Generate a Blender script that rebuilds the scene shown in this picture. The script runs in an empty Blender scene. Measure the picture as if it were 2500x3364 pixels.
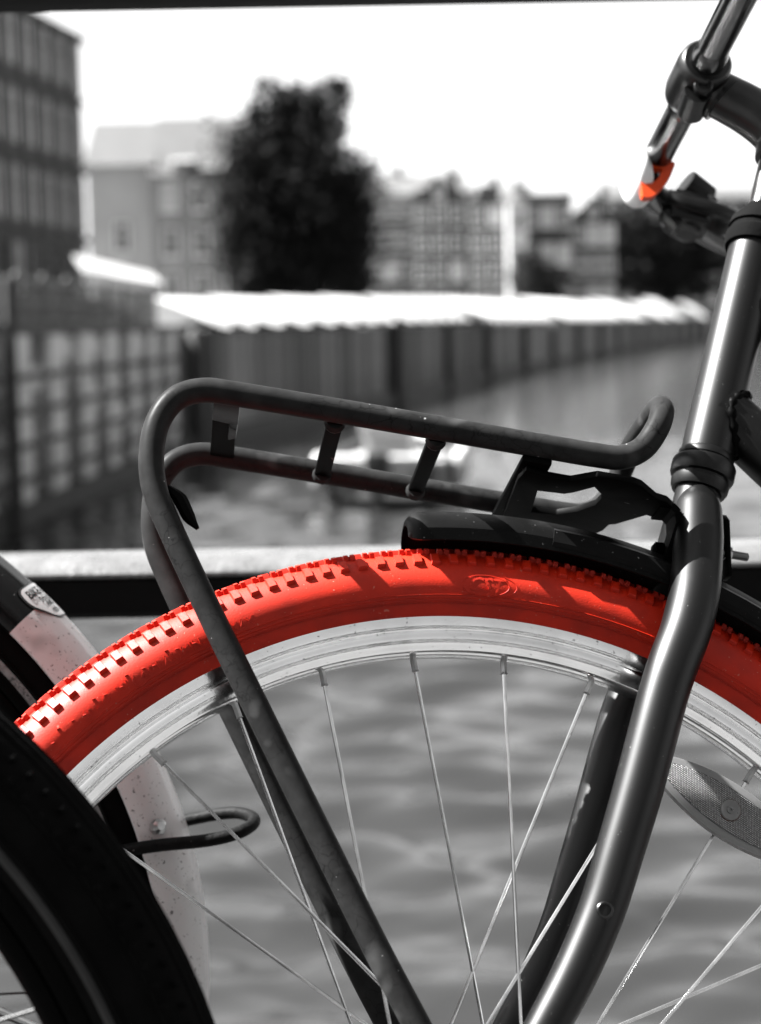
import bpy, bmesh, math, random
from mathutils import Vector, Matrix
rnd = random.Random(7)
sc = bpy.context.scene
R = math.radians

# ------------------------------------------------------------------ camera, sky, sun, exposure
CAM_H = 0.805
PITCH, ROLL = R(6.26), R(1.05)
cam = bpy.data.cameras.new("camera"); camo = bpy.data.objects.new("camera", cam)
sc.collection.objects.link(camo); sc.camera = camo
cam.sensor_fit = 'VERTICAL'; cam.sensor_height = 36; cam.sensor_width = 26.75; cam.lens = 60
cam.clip_start = 0.05; cam.clip_end = 6000
r0 = Vector((1, 0, 0)); up0 = Vector((0, math.sin(PITCH), math.cos(PITCH)))
rt = r0*math.cos(ROLL) - up0*math.sin(ROLL); upv = up0*math.cos(ROLL) + r0*math.sin(ROLL)
bk = rt.cross(upv)
camo.matrix_world = Matrix(((rt.x, upv.x, bk.x, 0), (rt.y, upv.y, bk.y, 0), (rt.z, upv.z, bk.z, CAM_H), (0, 0, 0, 1)))
cam.dof.use_dof = True; cam.dof.focus_distance = 1.04; cam.dof.aperture_fstop = 6.2; cam.dof.aperture_blades = 0

SUN = Vector((-0.6193, 0.1356, 0.7734)).normalized()          # towards the sun: left, a little behind, high
world = bpy.data.worlds.new("World"); sc.world = world; world.use_nodes = True
nt = world.node_tree; nt.nodes.clear()
sky = nt.nodes.new('ShaderNodeTexSky'); sky.sky_type = 'NISHITA'; sky.sun_disc = False
sky.sun_elevation = math.asin(SUN.z); sky.sun_rotation = math.atan2(SUN.x, SUN.y)
sky.dust_density = 1.3; sky.air_density = 1.0
bwn = nt.nodes.new('ShaderNodeRGBToBW'); bg = nt.nodes.new('ShaderNodeBackground'); wo = nt.nodes.new('ShaderNodeOutputWorld')
bg.inputs['Strength'].default_value = 0.05
nt.links.new(sky.outputs[0], bwn.inputs[0]); nt.links.new(bwn.outputs[0], bg.inputs['Color']); nt.links.new(bg.outputs[0], wo.inputs[0])
sun = bpy.data.lights.new("sun", 'SUN'); suno = bpy.data.objects.new("sun", sun); sc.collection.objects.link(suno)
sun.energy = 5.0; sun.angle = R(0.53); sun.color = (1.0, 0.995, 0.985)
suno.rotation_euler = (-SUN).to_track_quat('-Z', 'Y').to_euler(); suno.location = (-3, 1, 5)
sc.view_settings.view_transform = 'Standard'; sc.view_settings.look = 'None'
sc.view_settings.exposure = 2.8; sc.view_settings.gamma = 1.0; sc.view_settings.use_curve_mapping = False
sc.cycles.max_bounces = 8; sc.cycles.use_denoising = True
sc.cycles.caustics_reflective = False; sc.cycles.caustics_refractive = False

# ------------------------------------------------------------------ materials
def new_mat(name):
    m = bpy.data.materials.new(name); m.use_nodes = True
    return m, m.node_tree, m.node_tree.nodes['Principled BSDF']
def g(v): return (v, v, v, 1)
def mat(name, col, rough=0.5, metal=0.0, spec=0.5, var=0.0, vscale=30, bump=0.0, bscale=200, bdist=0.001, coat=0.0, coat_rough=0.1,
        sheen=0.0, rvar=0.0, aniso=0.0, specks=None, cracks=None, detail=4, stretch=(1, 1, 1)):
    """procedural grey (or tinted) surface: noise in colour and gloss, bump, optional specks and hairline cracks"""
    m, t, p = new_mat(name)
    if not isinstance(col, tuple): col = (col, col, col)
    p.inputs['Roughness'].default_value = rough; p.inputs['Metallic'].default_value = metal
    p.inputs['Specular IOR Level'].default_value = spec; p.inputs['Coat Weight'].default_value = coat
    p.inputs['Coat Roughness'].default_value = coat_rough; p.inputs['Coat IOR'].default_value = 1.5; p.inputs['Sheen Weight'].default_value = sheen
    p.inputs['Sheen Roughness'].default_value = 0.4
    p.inputs['Anisotropic'].default_value = aniso
    tc = t.nodes.new('ShaderNodeTexCoord'); mp = t.nodes.new('ShaderNodeMapping'); mp.inputs['Scale'].default_value = stretch
    t.links.new(tc.outputs['Object'], mp.inputs['Vector'])
    cur = None
    rgb = t.nodes.new('ShaderNodeRGB'); rgb.outputs[0].default_value = (*col, 1); cur = rgb.outputs[0]
    def noise(scale, det=detail, rg=0.55):
        n = t.nodes.new('ShaderNodeTexNoise'); n.inputs['Scale'].default_value = scale; n.inputs['Detail'].default_value = det
        n.inputs['Roughness'].default_value = rg
        t.links.new(mp.outputs[0], n.inputs['Vector']); return n.outputs['Fac']
    def ramp(src, a, b, lo, hi):
        r = t.nodes.new('ShaderNodeMapRange'); r.inputs[1].default_value = a; r.inputs[2].default_value = b
        r.inputs[3].default_value = lo; r.inputs[4].default_value = hi; t.links.new(src, r.inputs[0]); return r.outputs[0]
    def mixc(fac, a, b, mode='MIX'):
        x = t.nodes.new('ShaderNodeMix'); x.data_type = 'RGBA'; x.blend_type = mode
        if hasattr(fac, 'node'): t.links.new(fac, x.inputs[0])
        else: x.inputs[0].default_value = fac
        for s, v in ((6, a), (7, b)):
            if hasattr(v, 'node'): t.links.new(v, x.inputs[s])
            else: x.inputs[s].default_value = v
        return x.outputs[2]
    if var:
        f = ramp(noise(vscale), 0.3, 0.7, 1-var, 1+var)
        cb = t.nodes.new('ShaderNodeCombineXYZ')
        for i in range(3): t.links.new(f, cb.inputs[i])
        cur = mixc(1.0, cur, cb.outputs[0], 'MULTIPLY')
    hsum = None
    if cracks:      # (scale, width, colour, weight)
        v = t.nodes.new('ShaderNodeTexVoronoi'); v.feature = 'DISTANCE_TO_EDGE'; v.inputs['Scale'].default_value = cracks[0]
        nz = t.nodes.new('ShaderNodeTexNoise'); nz.inputs['Scale'].default_value = cracks[0]*1.5; nz.inputs['Detail'].default_value = 3
        t.links.new(mp.outputs[0], nz.inputs['Vector'])
        ad = t.nodes.new('ShaderNodeVectorMath'); ad.operation = 'MULTIPLY_ADD'; ad.inputs[1].default_value = (0.9/cracks[0],)*3
        t.links.new(nz.outputs['Color'], ad.inputs[0]); t.links.new(mp.outputs[0], ad.inputs[2]); t.links.new(ad.outputs[0], v.inputs['Vector'])
        line = ramp(v.outputs['Distance'], 0, cracks[1], cracks[3], 0)
        patch = ramp(noise(cracks[0]*0.25), 0.42, 0.62, 0, 1)
        mm = t.nodes.new('ShaderNodeMath'); mm.operation = 'MULTIPLY'; t.links.new(line, mm.inputs[0]); t.links.new(patch, mm.inputs[1])
        cur = mixc(mm.outputs[0], cur, g(cracks[2]) if not isinstance(cracks[2], tuple) else (*cracks[2], 1))
    if specks:      # (scale, threshold, colour, softness)
        for s in specks:
            fac = ramp(noise(s[0], 2, 0.5), s[1], s[1]+s[3], 0, 1)
            cur = mixc(fac, cur, g(s[2]) if not isinstance(s[2], tuple) else (*s[2], 1))
    t.links.new(cur, p.inputs['Base Color'])
    if rvar:
        t.links.new(ramp(noise(vscale*1.7), 0.3, 0.7, max(0.02, rough-rvar), min(1, rough+rvar)), p.inputs['Roughness'])
    if bump:
        b = t.nodes.new('ShaderNodeBump'); b.inputs['Strength'].default_value = bump; b.inputs['Distance'].default_value = bdist
        t.links.new(noise(bscale, 3), b.inputs['Height']); t.links.new(b.outputs[0], p.inputs['Normal'])
        if coat: t.links.new(b.outputs[0], p.inputs['Coat Normal'])
    return m

M = {}
M['red_rubber'] = mat('red_rubber', (0.40, 0.0110, 0.0), rough=0.6, spec=0.1, var=0.22, vscale=45, bump=0.25, bscale=900, bdist=0.0004, coat=0.40, coat_rough=0.52, sheen=0.0,
                      specks=[(700, 0.72, (0.40, 0.16, 0.12), 0.03), (160, 0.74, (0.40, 0.10, 0.07), 0.02)])
M['red_knob'] = mat('red_knob', (0.41, 0.0115, 0.0005), rough=0.6, spec=0.1, var=0.2, vscale=120, bump=0.3, bscale=600, bdist=0.0005, coat=0.40, coat_rough=0.52)
M['rim'] = mat('rim', 0.97, rough=0.13, metal=1.0, var=0.10, vscale=40, bump=0.10, bscale=500, bdist=0.0003, rvar=0.08, specks=[(420, 0.70, 0.25, 0.03)])
M['spoke'] = mat('spoke', 0.6, rough=0.25, metal=1.0, var=0.25, vscale=60)
M['nipple'] = mat('nipple', 0.30, rough=0.38, metal=1.0, var=0.2, vscale=200)
M['fork'] = mat('fork', 0.0005, rough=0.40, spec=0.29, var=0.2, vscale=40, bump=0.06, bscale=900, bdist=0.0003,
                specks=[(30, 0.66, 0.006, 0.10), (420, 0.745, 0.07, 0.02), (120, 0.765, 0.07, 0.02)])
M['rack'] = mat('rack', 0.017, rough=0.40, spec=0.03, var=0.25, vscale=90, bump=0.12, bscale=420, bdist=0.0005, cracks=(95, 0.040, 0.003, 0.8),
                specks=[(34, 0.63, 0.045, 0.10), (230, 0.765, 0.22, 0.012)])
M['black_metal'] = mat('black_metal', 0.001, rough=0.5, spec=0.03, var=0.3, vscale=60, bump=0.2, bscale=400, bdist=0.0004, specks=[(180, 0.75, 0.08, 0.02)])
M['fender'] = mat('fender', 0.003, rough=0.44, spec=0.08, var=0.25, vscale=70, bump=0.35, bscale=1300, bdist=0.0003, specks=[(500, 0.72, 0.09, 0.03), (150, 0.76, 0.2, 0.01)])
M['black_plastic'] = mat('black_plastic', 0.002, rough=0.3, spec=0.25, var=0.2)
M['black_rubber'] = mat('black_rubber', 0.0025, rough=0.9, spec=0.05, var=0.3, vscale=50, bump=0.3, bscale=300, bdist=0.001)
M['chrome'] = mat('chrome', 0.13, rough=0.2, metal=1.0, var=0.12, vscale=50, rvar=0.06, bump=0.06, bscale=300, bdist=0.0004)
M['stem'] = mat('stem', 0.045, rough=0.34, metal=1.0, var=0.25, vscale=40, bump=0.15, bscale=300, bdist=0.0005)
M['steel_bolt'] = mat('steel_bolt', 0.40, rough=0.3, metal=1.0, var=0.2, vscale=100)
M['orange'] = mat('orange', (0.62, 0.050, 0.002), rough=0.5, var=0.12, vscale=80)
M['white_plastic'] = mat('white_plastic', 0.82, rough=0.4, var=0.04)
M['white_guard'] = mat('white_guard', 0.64, rough=0.42, var=0.06, vscale=25, coat=0.2, coat_rough=0.25, bump=0.08, bscale=200, bdist=0.0005,
                       specks=[(260, 0.685, 0.08, 0.02), (480, 0.67, 0.22, 0.03), (90, 0.73, 0.12, 0.012), (28, 0.62, 0.42, 0.1)])
M['black_guard'] = mat('black_guard', 0.002, rough=0.22, spec=0.3, var=0.2, specks=[(300, 0.74, 0.12, 0.02)])
M['sticker'] = mat('sticker', 0.42, rough=0.35, var=0.06, vscale=50, coat=0.3, coat_rough=0.15, specks=[(200, 0.74, 0.2, 0.02)])
M['ink'] = mat('ink', 0.012, rough=0.4, var=0.1)
M['worn_stripe'] = mat('worn_stripe', 0.17, rough=0.6, var=0.35, vscale=160, cracks=(220, 0.10, 0.01, 0.95), specks=[(150, 0.62, 0.02, 0.05)])
M['rust_black'] = mat('rust_black', 0.003, rough=0.6, spec=0.08, var=0.5, vscale=160, bump=0.8, bscale=260, bdist=0.0012, specks=[(240, 0.72, 0.10, 0.03)])
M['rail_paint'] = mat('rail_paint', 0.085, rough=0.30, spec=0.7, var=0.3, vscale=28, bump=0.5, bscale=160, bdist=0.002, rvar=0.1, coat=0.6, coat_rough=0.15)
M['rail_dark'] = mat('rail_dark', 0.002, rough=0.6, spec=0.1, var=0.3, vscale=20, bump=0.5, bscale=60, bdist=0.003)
M['asphalt'] = mat('asphalt', 0.05, rough=0.9, var=0.3, vscale=6, bump=0.6, bscale=150, bdist=0.004)
M['paving'] = mat('paving', 0.16, rough=0.85, var=0.2, vscale=3)
M['quay_land'] = mat('quay_land', 0.20, rough=0.9, var=0.25, vscale=0.3)
M['masonry'] = mat('masonry', 0.10, rough=0.9, var=0.35, vscale=1.5, bump=0.5, bscale=20, bdist=0.02)
M['stone_a'] = mat('stone_a', 0.42, rough=0.85, var=0.25, vscale=2, bump=0.5, bscale=15, bdist=0.02)
M['stone_b'] = mat('stone_b', 0.13, rough=0.85, var=0.25, vscale=2, bump=0.5, bscale=15, bdist=0.02)
M['stone_c'] = mat('stone_c', 0.05, rough=0.85, var=0.25, vscale=2, bump=0.5, bscale=15, bdist=0.02)
M['timber_a'] = mat('timber_a', 0.11, rough=0.85, var=0.3, vscale=2, stretch=(4, 4, 1))
M['timber_b'] = mat('timber_b', 0.165, rough=0.85, var=0.3, vscale=2, stretch=(4, 4, 1))
M['timber_c'] = mat('timber_c', 0.055, rough=0.85, var=0.3, vscale=2, stretch=(4, 4, 1))
M['tar'] = mat('tar', 0.012, rough=0.7, var=0.3, vscale=3)
M['white_board'] = mat('white_board', 0.5, rough=0.6, var=0.06, vscale=3)
M['iron'] = mat('iron', 0.015, rough=0.5, var=0.2)
M['brick_dark'] = mat('brick_dark', 0.026, rough=0.9, var=0.3, vscale=0.8, bump=0.3, bscale=8, bdist=0.02)
M['brick_mid'] = mat('brick_mid', 0.037, rough=0.9, var=0.3, vscale=0.8, bump=0.3, bscale=8, bdist=0.02)
M['concrete'] = mat('concrete', 0.065, rough=0.85, var=0.2, vscale=0.7)
M['plaster'] = mat('plaster', 0.33, rough=0.85, var=0.12, vscale=0.5)
M['plaster_b'] = mat('plaster_b', 0.21, rough=0.85, var=0.2, vscale=0.5)
M['roof_tile'] = mat('roof_tile', 0.040, rough=0.8, var=0.2, vscale=1.2, stretch=(1, 1, 4))
M['roof_dark'] = mat('roof_dark', 0.07, rough=0.7, var=0.3, vscale=1.0)
M['window_glass'] = mat('window_glass', 0.03, rough=0.08, spec=0.7, var=0.3, vscale=0.4)
M['window_curtain'] = mat('window_curtain', 0.36, rough=0.4, var=0.2, vscale=0.6)
M['frame_white'] = mat('frame_white', 0.7, rough=0.6, var=0.05)
M['bark'] = mat('bark', 0.03, rough=0.95, var=0.3, vscale=3)
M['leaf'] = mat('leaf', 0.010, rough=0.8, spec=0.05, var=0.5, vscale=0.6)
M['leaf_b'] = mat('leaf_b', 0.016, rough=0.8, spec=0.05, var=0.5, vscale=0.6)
M['hull_dark'] = mat('hull_dark', 0.02, rough=0.4, var=0.2, vscale=2)
M['hull_white'] = mat('hull_white', 0.5, rough=0.25, var=0.05, vscale=2)

def water_mat():
    m, t, p = new_mat('canal_water')
    p.inputs['Roughness'].default_value = 0.16; p.inputs['IOR'].default_value = 1.38
    p.inputs['Base Color'].default_value = g(0.016)
    tc = t.nodes.new('ShaderNodeTexCoord'); n = t.nodes.new('ShaderNodeTexNoise'); n.inputs['Scale'].default_value = 7.0; n.inputs['Detail'].default_value = 2
    mr = t.nodes.new('ShaderNodeMapRange'); mr.inputs[1].default_value = 0.3; mr.inputs[2].default_value = 0.7; mr.inputs[3].default_value = 0.09; mr.inputs[4].default_value = 0.18
    t.links.new(tc.outputs['Object'], n.inputs['Vector']); t.links.new(n.outputs['Fac'], mr.inputs[0]); t.links.new(mr.outputs[0], p.inputs['Roughness'])
    return m
M['water'] = water_mat()

# ------------------------------------------------------------------ mesh helpers
class MB:
    def __init__(self): self.v = []; self.f = []
    def add(self, vs, fs):
        o = len(self.v); self.v += [tuple(x) for x in vs]; self.f += [tuple(i+o for i in f) for f in fs]
    def box(self, c, s, rot=None):
        pts = []
        for z in (-.5, .5):
            for y in (-.5, .5):
                for x in (-.5, .5):
                    q = Vector((x*s[0], y*s[1], z*s[2])); q = rot @ q if rot else q
                    pts.append(Vector(c)+q)
        self.add(pts, [(0, 2, 3, 1), (4, 5, 7, 6), (0, 1, 5, 4), (2, 6, 7, 3), (0, 4, 6, 2), (1, 3, 7, 5)])
    def span(self, a, b):
        self.box([(a[i]+b[i])/2 for i in range(3)], [abs(b[i]-a[i]) for i in range(3)])
    def tube(self, path, rad, seg=20, closed=False, cap=True, flat=None):
        P = [Vector(p) for p in path]; n = len(P)
        rr = rad if isinstance(rad, (list, tuple)) else [rad]*n
        T = []
        for i in range(n):
            a = P[(i-1) % n] if (closed or i > 0) else P[i]; b = P[(i+1) % n] if (closed or i < n-1) else P[i]
            T.append((b-a).normalized())
        ref = Vector((0, 1, 0)) if abs(T[0].y) < 0.9 else Vector((1, 0, 0))
        N = (ref - T[0]*ref.dot(T[0])).normalized(); vs = []
        for i in range(n):
            N = (N - T[i]*N.dot(T[i])).normalized(); Bn = T[i].cross(N)
            for k in range(seg):
                a = 2*math.pi*k/seg; fx = flat if flat else 1
                vs.append(P[i] + N*(math.cos(a)*rr[i]) + Bn*(math.sin(a)*rr[i]*fx))
        fs = []
        for i in range(n if closed else n-1):
            for k in range(seg):
                a = i*seg+k; b = i*seg+(k+1) % seg; c = ((i+1) % n)*seg+(k+1) % seg; d = ((i+1) % n)*seg+k
                fs.append((a, b, c, d))
        if cap and not closed:
            fs.append(tuple(reversed(range(seg)))); fs.append(tuple(range((n-1)*seg, n*seg)))
        self.add(vs, fs)
    def lathe(self, prof, axis_o, axis_d, seg=40):
        """prof: list of (distance along axis, radius)"""
        o = Vector(axis_o); d = Vector(axis_d).normalized()
        ref = Vector((0, 1, 0)) if abs(d.y) < 0.9 else Vector((1, 0, 0)); N = (ref-d*ref.dot(d)).normalized(); Bn = d.cross(N)
        vs = []; fs = []
        for h, r in prof:
            for k in range(seg):
                a = 2*math.pi*k/seg; vs.append(o+d*h+(N*math.cos(a)+Bn*math.sin(a))*max(r, 1e-5))
        for i in range(len(prof)-1):
            for k in range(seg):
                fs.append((i*seg+k, i*seg+(k+1) % seg, (i+1)*seg+(k+1) % seg, (i+1)*seg+k))
        self.add(vs, fs)
    def ring(self, prof, a0, a1, seg, closed_prof=True, wob=None):
        """sweep profile [(y, r)] about the local y axis, angle measured from +z towards +x"""
        full = abs(a1-a0) > 359; n = seg if full else seg+1; m = len(prof); vs = []; fs = []
        for i in range(n):
            t = R(a0+(a1-a0)*i/seg); s, c = math.sin(t), math.cos(t)
            for (y, r) in prof: vs.append((r*s, y, r*c))
        for i in range(n if full else n-1):
            for k in range(m if closed_prof else m-1):
                a = i*m+k; b = i*m+(k+1) % m; e = ((i+1) % n)*m
                fs.append((a, b, e+(k+1) % m, e+k))
        if not full and closed_prof:
            fs.append(tuple(reversed(range(m)))); fs.append(tuple(range((n-1)*m, n*m)))
        self.add(vs, fs)
    def prism(self, poly, o, ex, ey, ez, th, hole=None):
        """flat polygon (2-D) on axes ex, ey with thickness th along ez"""
        bm = bmesh.new(); loops = [poly] + ([hole] if hole else [])
        es = []
        for lp in loops:
            vv = [bm.verts.new(Vector(o)+ex*p[0]+ey*p[1]-ez*(th/2)) for p in lp]
            es += [bm.edges.new((vv[i], vv[(i+1) % len(vv)])) for i in range(len(vv))]
        r = bmesh.ops.triangle_fill(bm, edges=es, use_beauty=True)
        if hole:   # drop faces that fall inside the hole
            def inside(pt, lp):
                c = False; j = len(lp)-1
                for i in range(len(lp)):
                    if (lp[i][1] > pt[1]) != (lp[j][1] > pt[1]) and pt[0] < (lp[j][0]-lp[i][0])*(pt[1]-lp[i][1])/(lp[j][1]-lp[i][1])+lp[i][0]: c = not c
                    j = i
                return c
            kill = []
            for fc in bm.faces:
                cc = fc.calc_center_median()-Vector(o); 
                if inside((cc.dot(ex), cc.dot(ey)), hole): kill.append(fc)
            bmesh.ops.delete(bm, geom=kill, context='FACES_ONLY')
        ext = bmesh.ops.extrude_face_region(bm, geom=list(bm.faces))
        bmesh.ops.translate(bm, vec=ez*th, verts=[x for x in ext['geom'] if isinstance(x, bmesh.types.BMVert)])
        bmesh.ops.recalc_face_normals(bm, faces=bm.faces)
        bm.verts.index_update()
        self.add([v.co.copy() for v in bm.verts], [tuple(v.index for v in f.verts) for f in bm.faces]); bm.free()
    def mesh(self, name, smooth=True, ang=40, bevel=0.0, bseg=2):
        me = bpy.data.meshes.new(name); me.from_pydata([tuple(v) for v in self.v], [], self.f); me.update()
        bm = bmesh.new(); bm.from_mesh(me)
        bmesh.ops.recalc_face_normals(bm, faces=bm.faces)
        if bevel:
            ed = [e for e in bm.edges if len(e.link_faces) == 2 and e.calc_face_angle(0) > R(35)]
            bmesh.ops.bevel(bm, geom=ed, offset=bevel, segments=bseg, affect='EDGES', profile=0.6, clamp_overlap=True)
        bm.to_mesh(me); bm.free()
        if smooth:
            me.polygons.foreach_set('use_smooth', [True]*len(me.polygons)); me.set_sharp_from_angle(angle=R(ang))
        return me

COL = sc.collection
def put(name, me, m, parent=None, loc=(0, 0, 0), rot=None, **props):
    if isinstance(me, MB): me = me.mesh(name)
    if m is not None and not me.materials: me.materials.append(M[m] if isinstance(m, str) else m)
    o = bpy.data.objects.new(name, me); COL.objects.link(o); o.parent = parent; o.location = loc
    if rot: o.rotation_euler = rot
    for k, v in props.items(): o[k] = v
    return o
def empty(name, mw, label, cat, group=None):
    o = bpy.data.objects.new(name, None); COL.objects.link(o); o.matrix_world = mw; o.empty_display_size = 0.1
    o['label'] = label; o['category'] = cat
    if group: o['group'] = group
    return o
def at(o): return Matrix.Translation(Vector(o))
def smooth_path(pts, sub=6, closed=False):
    """Catmull-Rom through the points"""
    P = [Vector(p) for p in pts]; n = len(P); out = []
    rng = n if closed else n-1
    for i in range(rng):
        a = P[(i-1) % n] if (closed or i > 0) else P[i]*2-P[i+1]; b = P[i]; c = P[(i+1) % n]; d = P[(i+2) % n] if (closed or i < n-2) else P[i+1]*2-P[i]
        for k in range(sub):
            t = k/sub
            out.append(0.5*((2*b)+(c-a)*t+(2*a-5*b+4*c-d)*t*t+(3*b-a-3*c+d)*t**3))
    if not closed: out.append(P[-1])
    return out
def lerp_list(vals, n):
    m = len(vals)-1; out = []
    for i in range(n):
        t = i/(n-1)*m; k = min(int(t), m-1); out.append(vals[k]+(vals[k+1]-vals[k])*(t-k))
    return out
def text_mesh(body, size, extrude, bold=0.0, shear=0.0, res=2):
    cu = bpy.data.curves.new('lettering', 'FONT'); cu.body = body; cu.size = size; cu.extrude = extrude; cu.offset = bold; cu.shear = shear
    cu.resolution_u = res; cu.align_x = 'CENTER'; cu.align_y = 'CENTER'
    o = bpy.data.objects.new('lettering', cu); COL.objects.link(o)
    dg = bpy.context.evaluated_depsgraph_get(); me = bpy.data.meshes.new_from_object(o.evaluated_get(dg))
    COL.objects.unlink(o); bpy.data.objects.remove(o); bpy.data.curves.remove(cu); me.name = 'lettering'; me.materials.clear()
    return me
def struct(o): o['kind'] = 'structure'; return o

# ------------------------------------------------------------------ setting: water, quay, bridge deck
WZ, QZ = -1.8, 0.75
import numpy as np
def canal_surface():
    """rippled water sheet: short wind waves as real geometry, finer rows near the bridge, reaching to the horizon"""
    ys = [1.2]
    while ys[-1] < 2400: ys.append(ys[-1]+max(0.03, 0.0095*ys[-1] if ys[-1] < 90 else 0.05*ys[-1]))
    ys = np.array(ys); t = np.linspace(-1, 1, 381); Y, T = np.meshgrid(ys, t, indexing='ij'); X = Y*(0.26*T+0.9*T**9)+22*T**9
    rg = np.random.default_rng(5); Z = np.zeros_like(X); dy = np.gradient(ys)[:, None]*np.ones_like(X); dx = np.abs(np.gradient(X, axis=1))
    for k in range(70):
        lam = 0.18*(1.0/0.18)**rg.random(); a = rg.normal(0, 0.42)+(math.pi if rg.random() < .5 else 0); kx, ky = math.sin(a)*2*math.pi/lam, math.cos(a)*2*math.pi/lam
        amp = 0.0090*lam**1.05*rg.uniform(.6, 1.4); ph = rg.uniform(0, 6.28)
        keep = np.clip(2.2-(np.abs(ky)*dy+np.abs(kx)*dx)/1.4, 0, 1)
        gust = 0.7+0.5*np.sin(X*kx*.07+ph)*np.sin(Y*ky*.05+1.7*ph)
        Z += keep*gust*amp*np.sin(kx*X+ky*Y+ph)
    n, m = X.shape; me = bpy.data.meshes.new('canal_water'); me.vertices.add(n*m)
    me.vertices.foreach_set('co', np.stack([X, Y, WZ+Z], -1).astype(np.float32).ravel())
    i, j = np.meshgrid(np.arange(n-1), np.arange(m-1), indexing='ij'); q = (i*m+j).ravel(); f = np.stack([q, q+1, q+m+1, q+m], -1)
    me.loops.add(f.size); me.loops.foreach_set('vertex_index', f.astype(np.int32).ravel()); me.polygons.add(len(f))
    me.polygons.foreach_set('loop_start', (np.arange(len(f))*4).astype(np.int32)); me.polygons.foreach_set('use_smooth', np.ones(len(f), bool))
    me.update(calc_edges=True); me.validate(); return me
struct(put('canal_water', canal_surface(), 'water'))
LINE = [(-6.1, 1.66), (-5.04, 22.44), (-4.38, 35.7), (0.45, 58.8), (3.66, 75.9), (10.84, 106.), (25.1, 161.), (43.9, 226.5), (120, 420)]
mb = MB(); poly = LINE + [(120, 2200), (-900, 2200), (-900, 1.66)]
bot = [(x, y, WZ-1) for x, y in poly]; top = [(x, y, QZ) for x, y in poly]; n = len(poly)
mb.add(bot+top, [tuple(range(n, 2*n))]+[(i, (i+1) % n, n+(i+1) % n, n+i) for i in range(n)])
struct(put('quay_ground', mb.mesh('quay_ground', False), 'quay_land'))
mb = MB(); poly = [(18, 1.66), (18, 60), (42, 110), (80, 170), (150, 250), (260, 330), (900, 420), (900, 1.66)]; n = len(poly)
mb.add([(x, y, WZ-1) for x, y in poly]+[(x, y, QZ) for x, y in poly], [tuple(range(n, 2*n))]+[(i, (i+1) % n, n+(i+1) % n, n+i) for i in range(n)])
struct(put('far_bank_ground', mb.mesh('far_bank_ground', False), 'quay_land'))
mb = MB(); mb.span((-30, -40, -0.5), (30, 1.42, 0)); struct(put('bridge_deck', mb.mesh('bridge_deck', False), 'asphalt'))
mb = MB(); mb.span((-30, 1.42, -0.6), (30, 1.70, 0.045)); struct(put('bridge_kerb', mb.mesh('bridge_kerb', True, bevel=0.01), 'paving'))

# railing of the bridge
rail = empty('bridge_railing', at((0, 1.6, 0.045)), 'weathered painted bridge railing running behind the red-tyred bicycle', 'railing')
prof = [(0.042, 0.538), (0.042, 0.5755), (-0.0375, 0.5755), (-0.0375, 0.544), (-0.034, 0.538)]
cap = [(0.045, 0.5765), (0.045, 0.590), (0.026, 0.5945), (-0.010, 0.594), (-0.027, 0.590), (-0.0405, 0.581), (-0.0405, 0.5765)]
def rail_bar(prof, name, m, dz):
    mb = MB(); nx = 120; vs = []; fs = []; k = len(prof)
    for i in range(nx+1):
        x = -9+18*i/nx
        for (y, z) in prof: vs.append((x, y, z+dz))
    for i in range(nx):
        for j in range(k): fs.append((i*k+j, i*k+(j+1) % k, (i+1)*k+(j+1) % k, (i+1)*k+j))
    fs += [tuple(range(k)), tuple(range(nx*k, (nx+1)*k))]
    mb.add(vs, fs); return put(name, mb.mesh(name, True, 30, bevel=0.003), m, rail)
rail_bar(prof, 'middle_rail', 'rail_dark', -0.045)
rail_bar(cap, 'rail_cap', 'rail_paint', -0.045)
rail_bar([(0.04, 1.101), (0.04, 1.15), (0.02, 1.165), (-0.02, 1.165), (-0.04, 1.15), (-0.04, 1.101)], 'top_rail', 'rail_dark', -0.045)
rail_bar([(0.02, 0.055), (0.02, 0.085), (-0.02, 0.085), (-0.02, 0.055)], 'bottom_rail', 'rail_dark', -0.045)
pm = MB(); pm.box((0, 0, 0.53), (0.05, 0.05, 1.06)); pm.box((0, 0, 0.01), (0.12, 0.11, 0.02)); pm = pm.mesh('post', True, bevel=0.004)
for x in (-8, -6.4, -4.8, -3.2, -1.6, 1.6, 3.2, 4.8, 6.4, 8): put('post', pm, 'rail_dark', rail, (x+0.3, 0, 0))
# ------------------------------------------------------------------ quay walls along the canal
def along(p, q, t): return (p[0]+(q[0]-p[0])*t, p[1]+(q[1]-p[1])*t)
def frame2(p, q):
    d = Vector((q[0]-p[0], q[1]-p[1], 0)); L = d.length; d /= L
    return d, Vector((d.y, -d.x, 0)), L            # direction, outward (towards the canal), length
P1, P2 = LINE[1], LINE[2]; d1, n1, L1 = frame2(LINE[0], LINE[1])
wall = empty('stone_quay_wall', at((-5.5, 14, WZ)), 'pale stone block quay wall with pilasters at the left of the canal', 'wall')
W0 = Vector((-5.5, 14, WZ))
def line_at_y(y):
    for a, b in zip(LINE, LINE[1:]):
        if a[1] <= y <= b[1]: t = (y-a[1])/(b[1]-a[1]); return Vector((a[0]+(b[0]-a[0])*t, y, 0)), math.atan2(b[1]-a[1], b[0]-a[0])
    return Vector((LINE[-1][0], y, 0)), 1.2
def local_box(sx, sy, sz, bev=0.02, name='block'):
    mb = MB(); mb.box((0, 0, 0), (sx, sy, sz)); return mb.mesh(name, True, bevel=bev, ang=30)
blk = {k: local_box(1.02, 0.16, 0.36, 0.02) for k in 'abc'}
for k in 'abc': blk[k].materials.append(M['stone_'+k])
pil = local_box(0.86, 0.30, 2.55, 0.03, 'pilaster'); pil.materials.append(M['stone_a'])
y = 15.0
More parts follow.
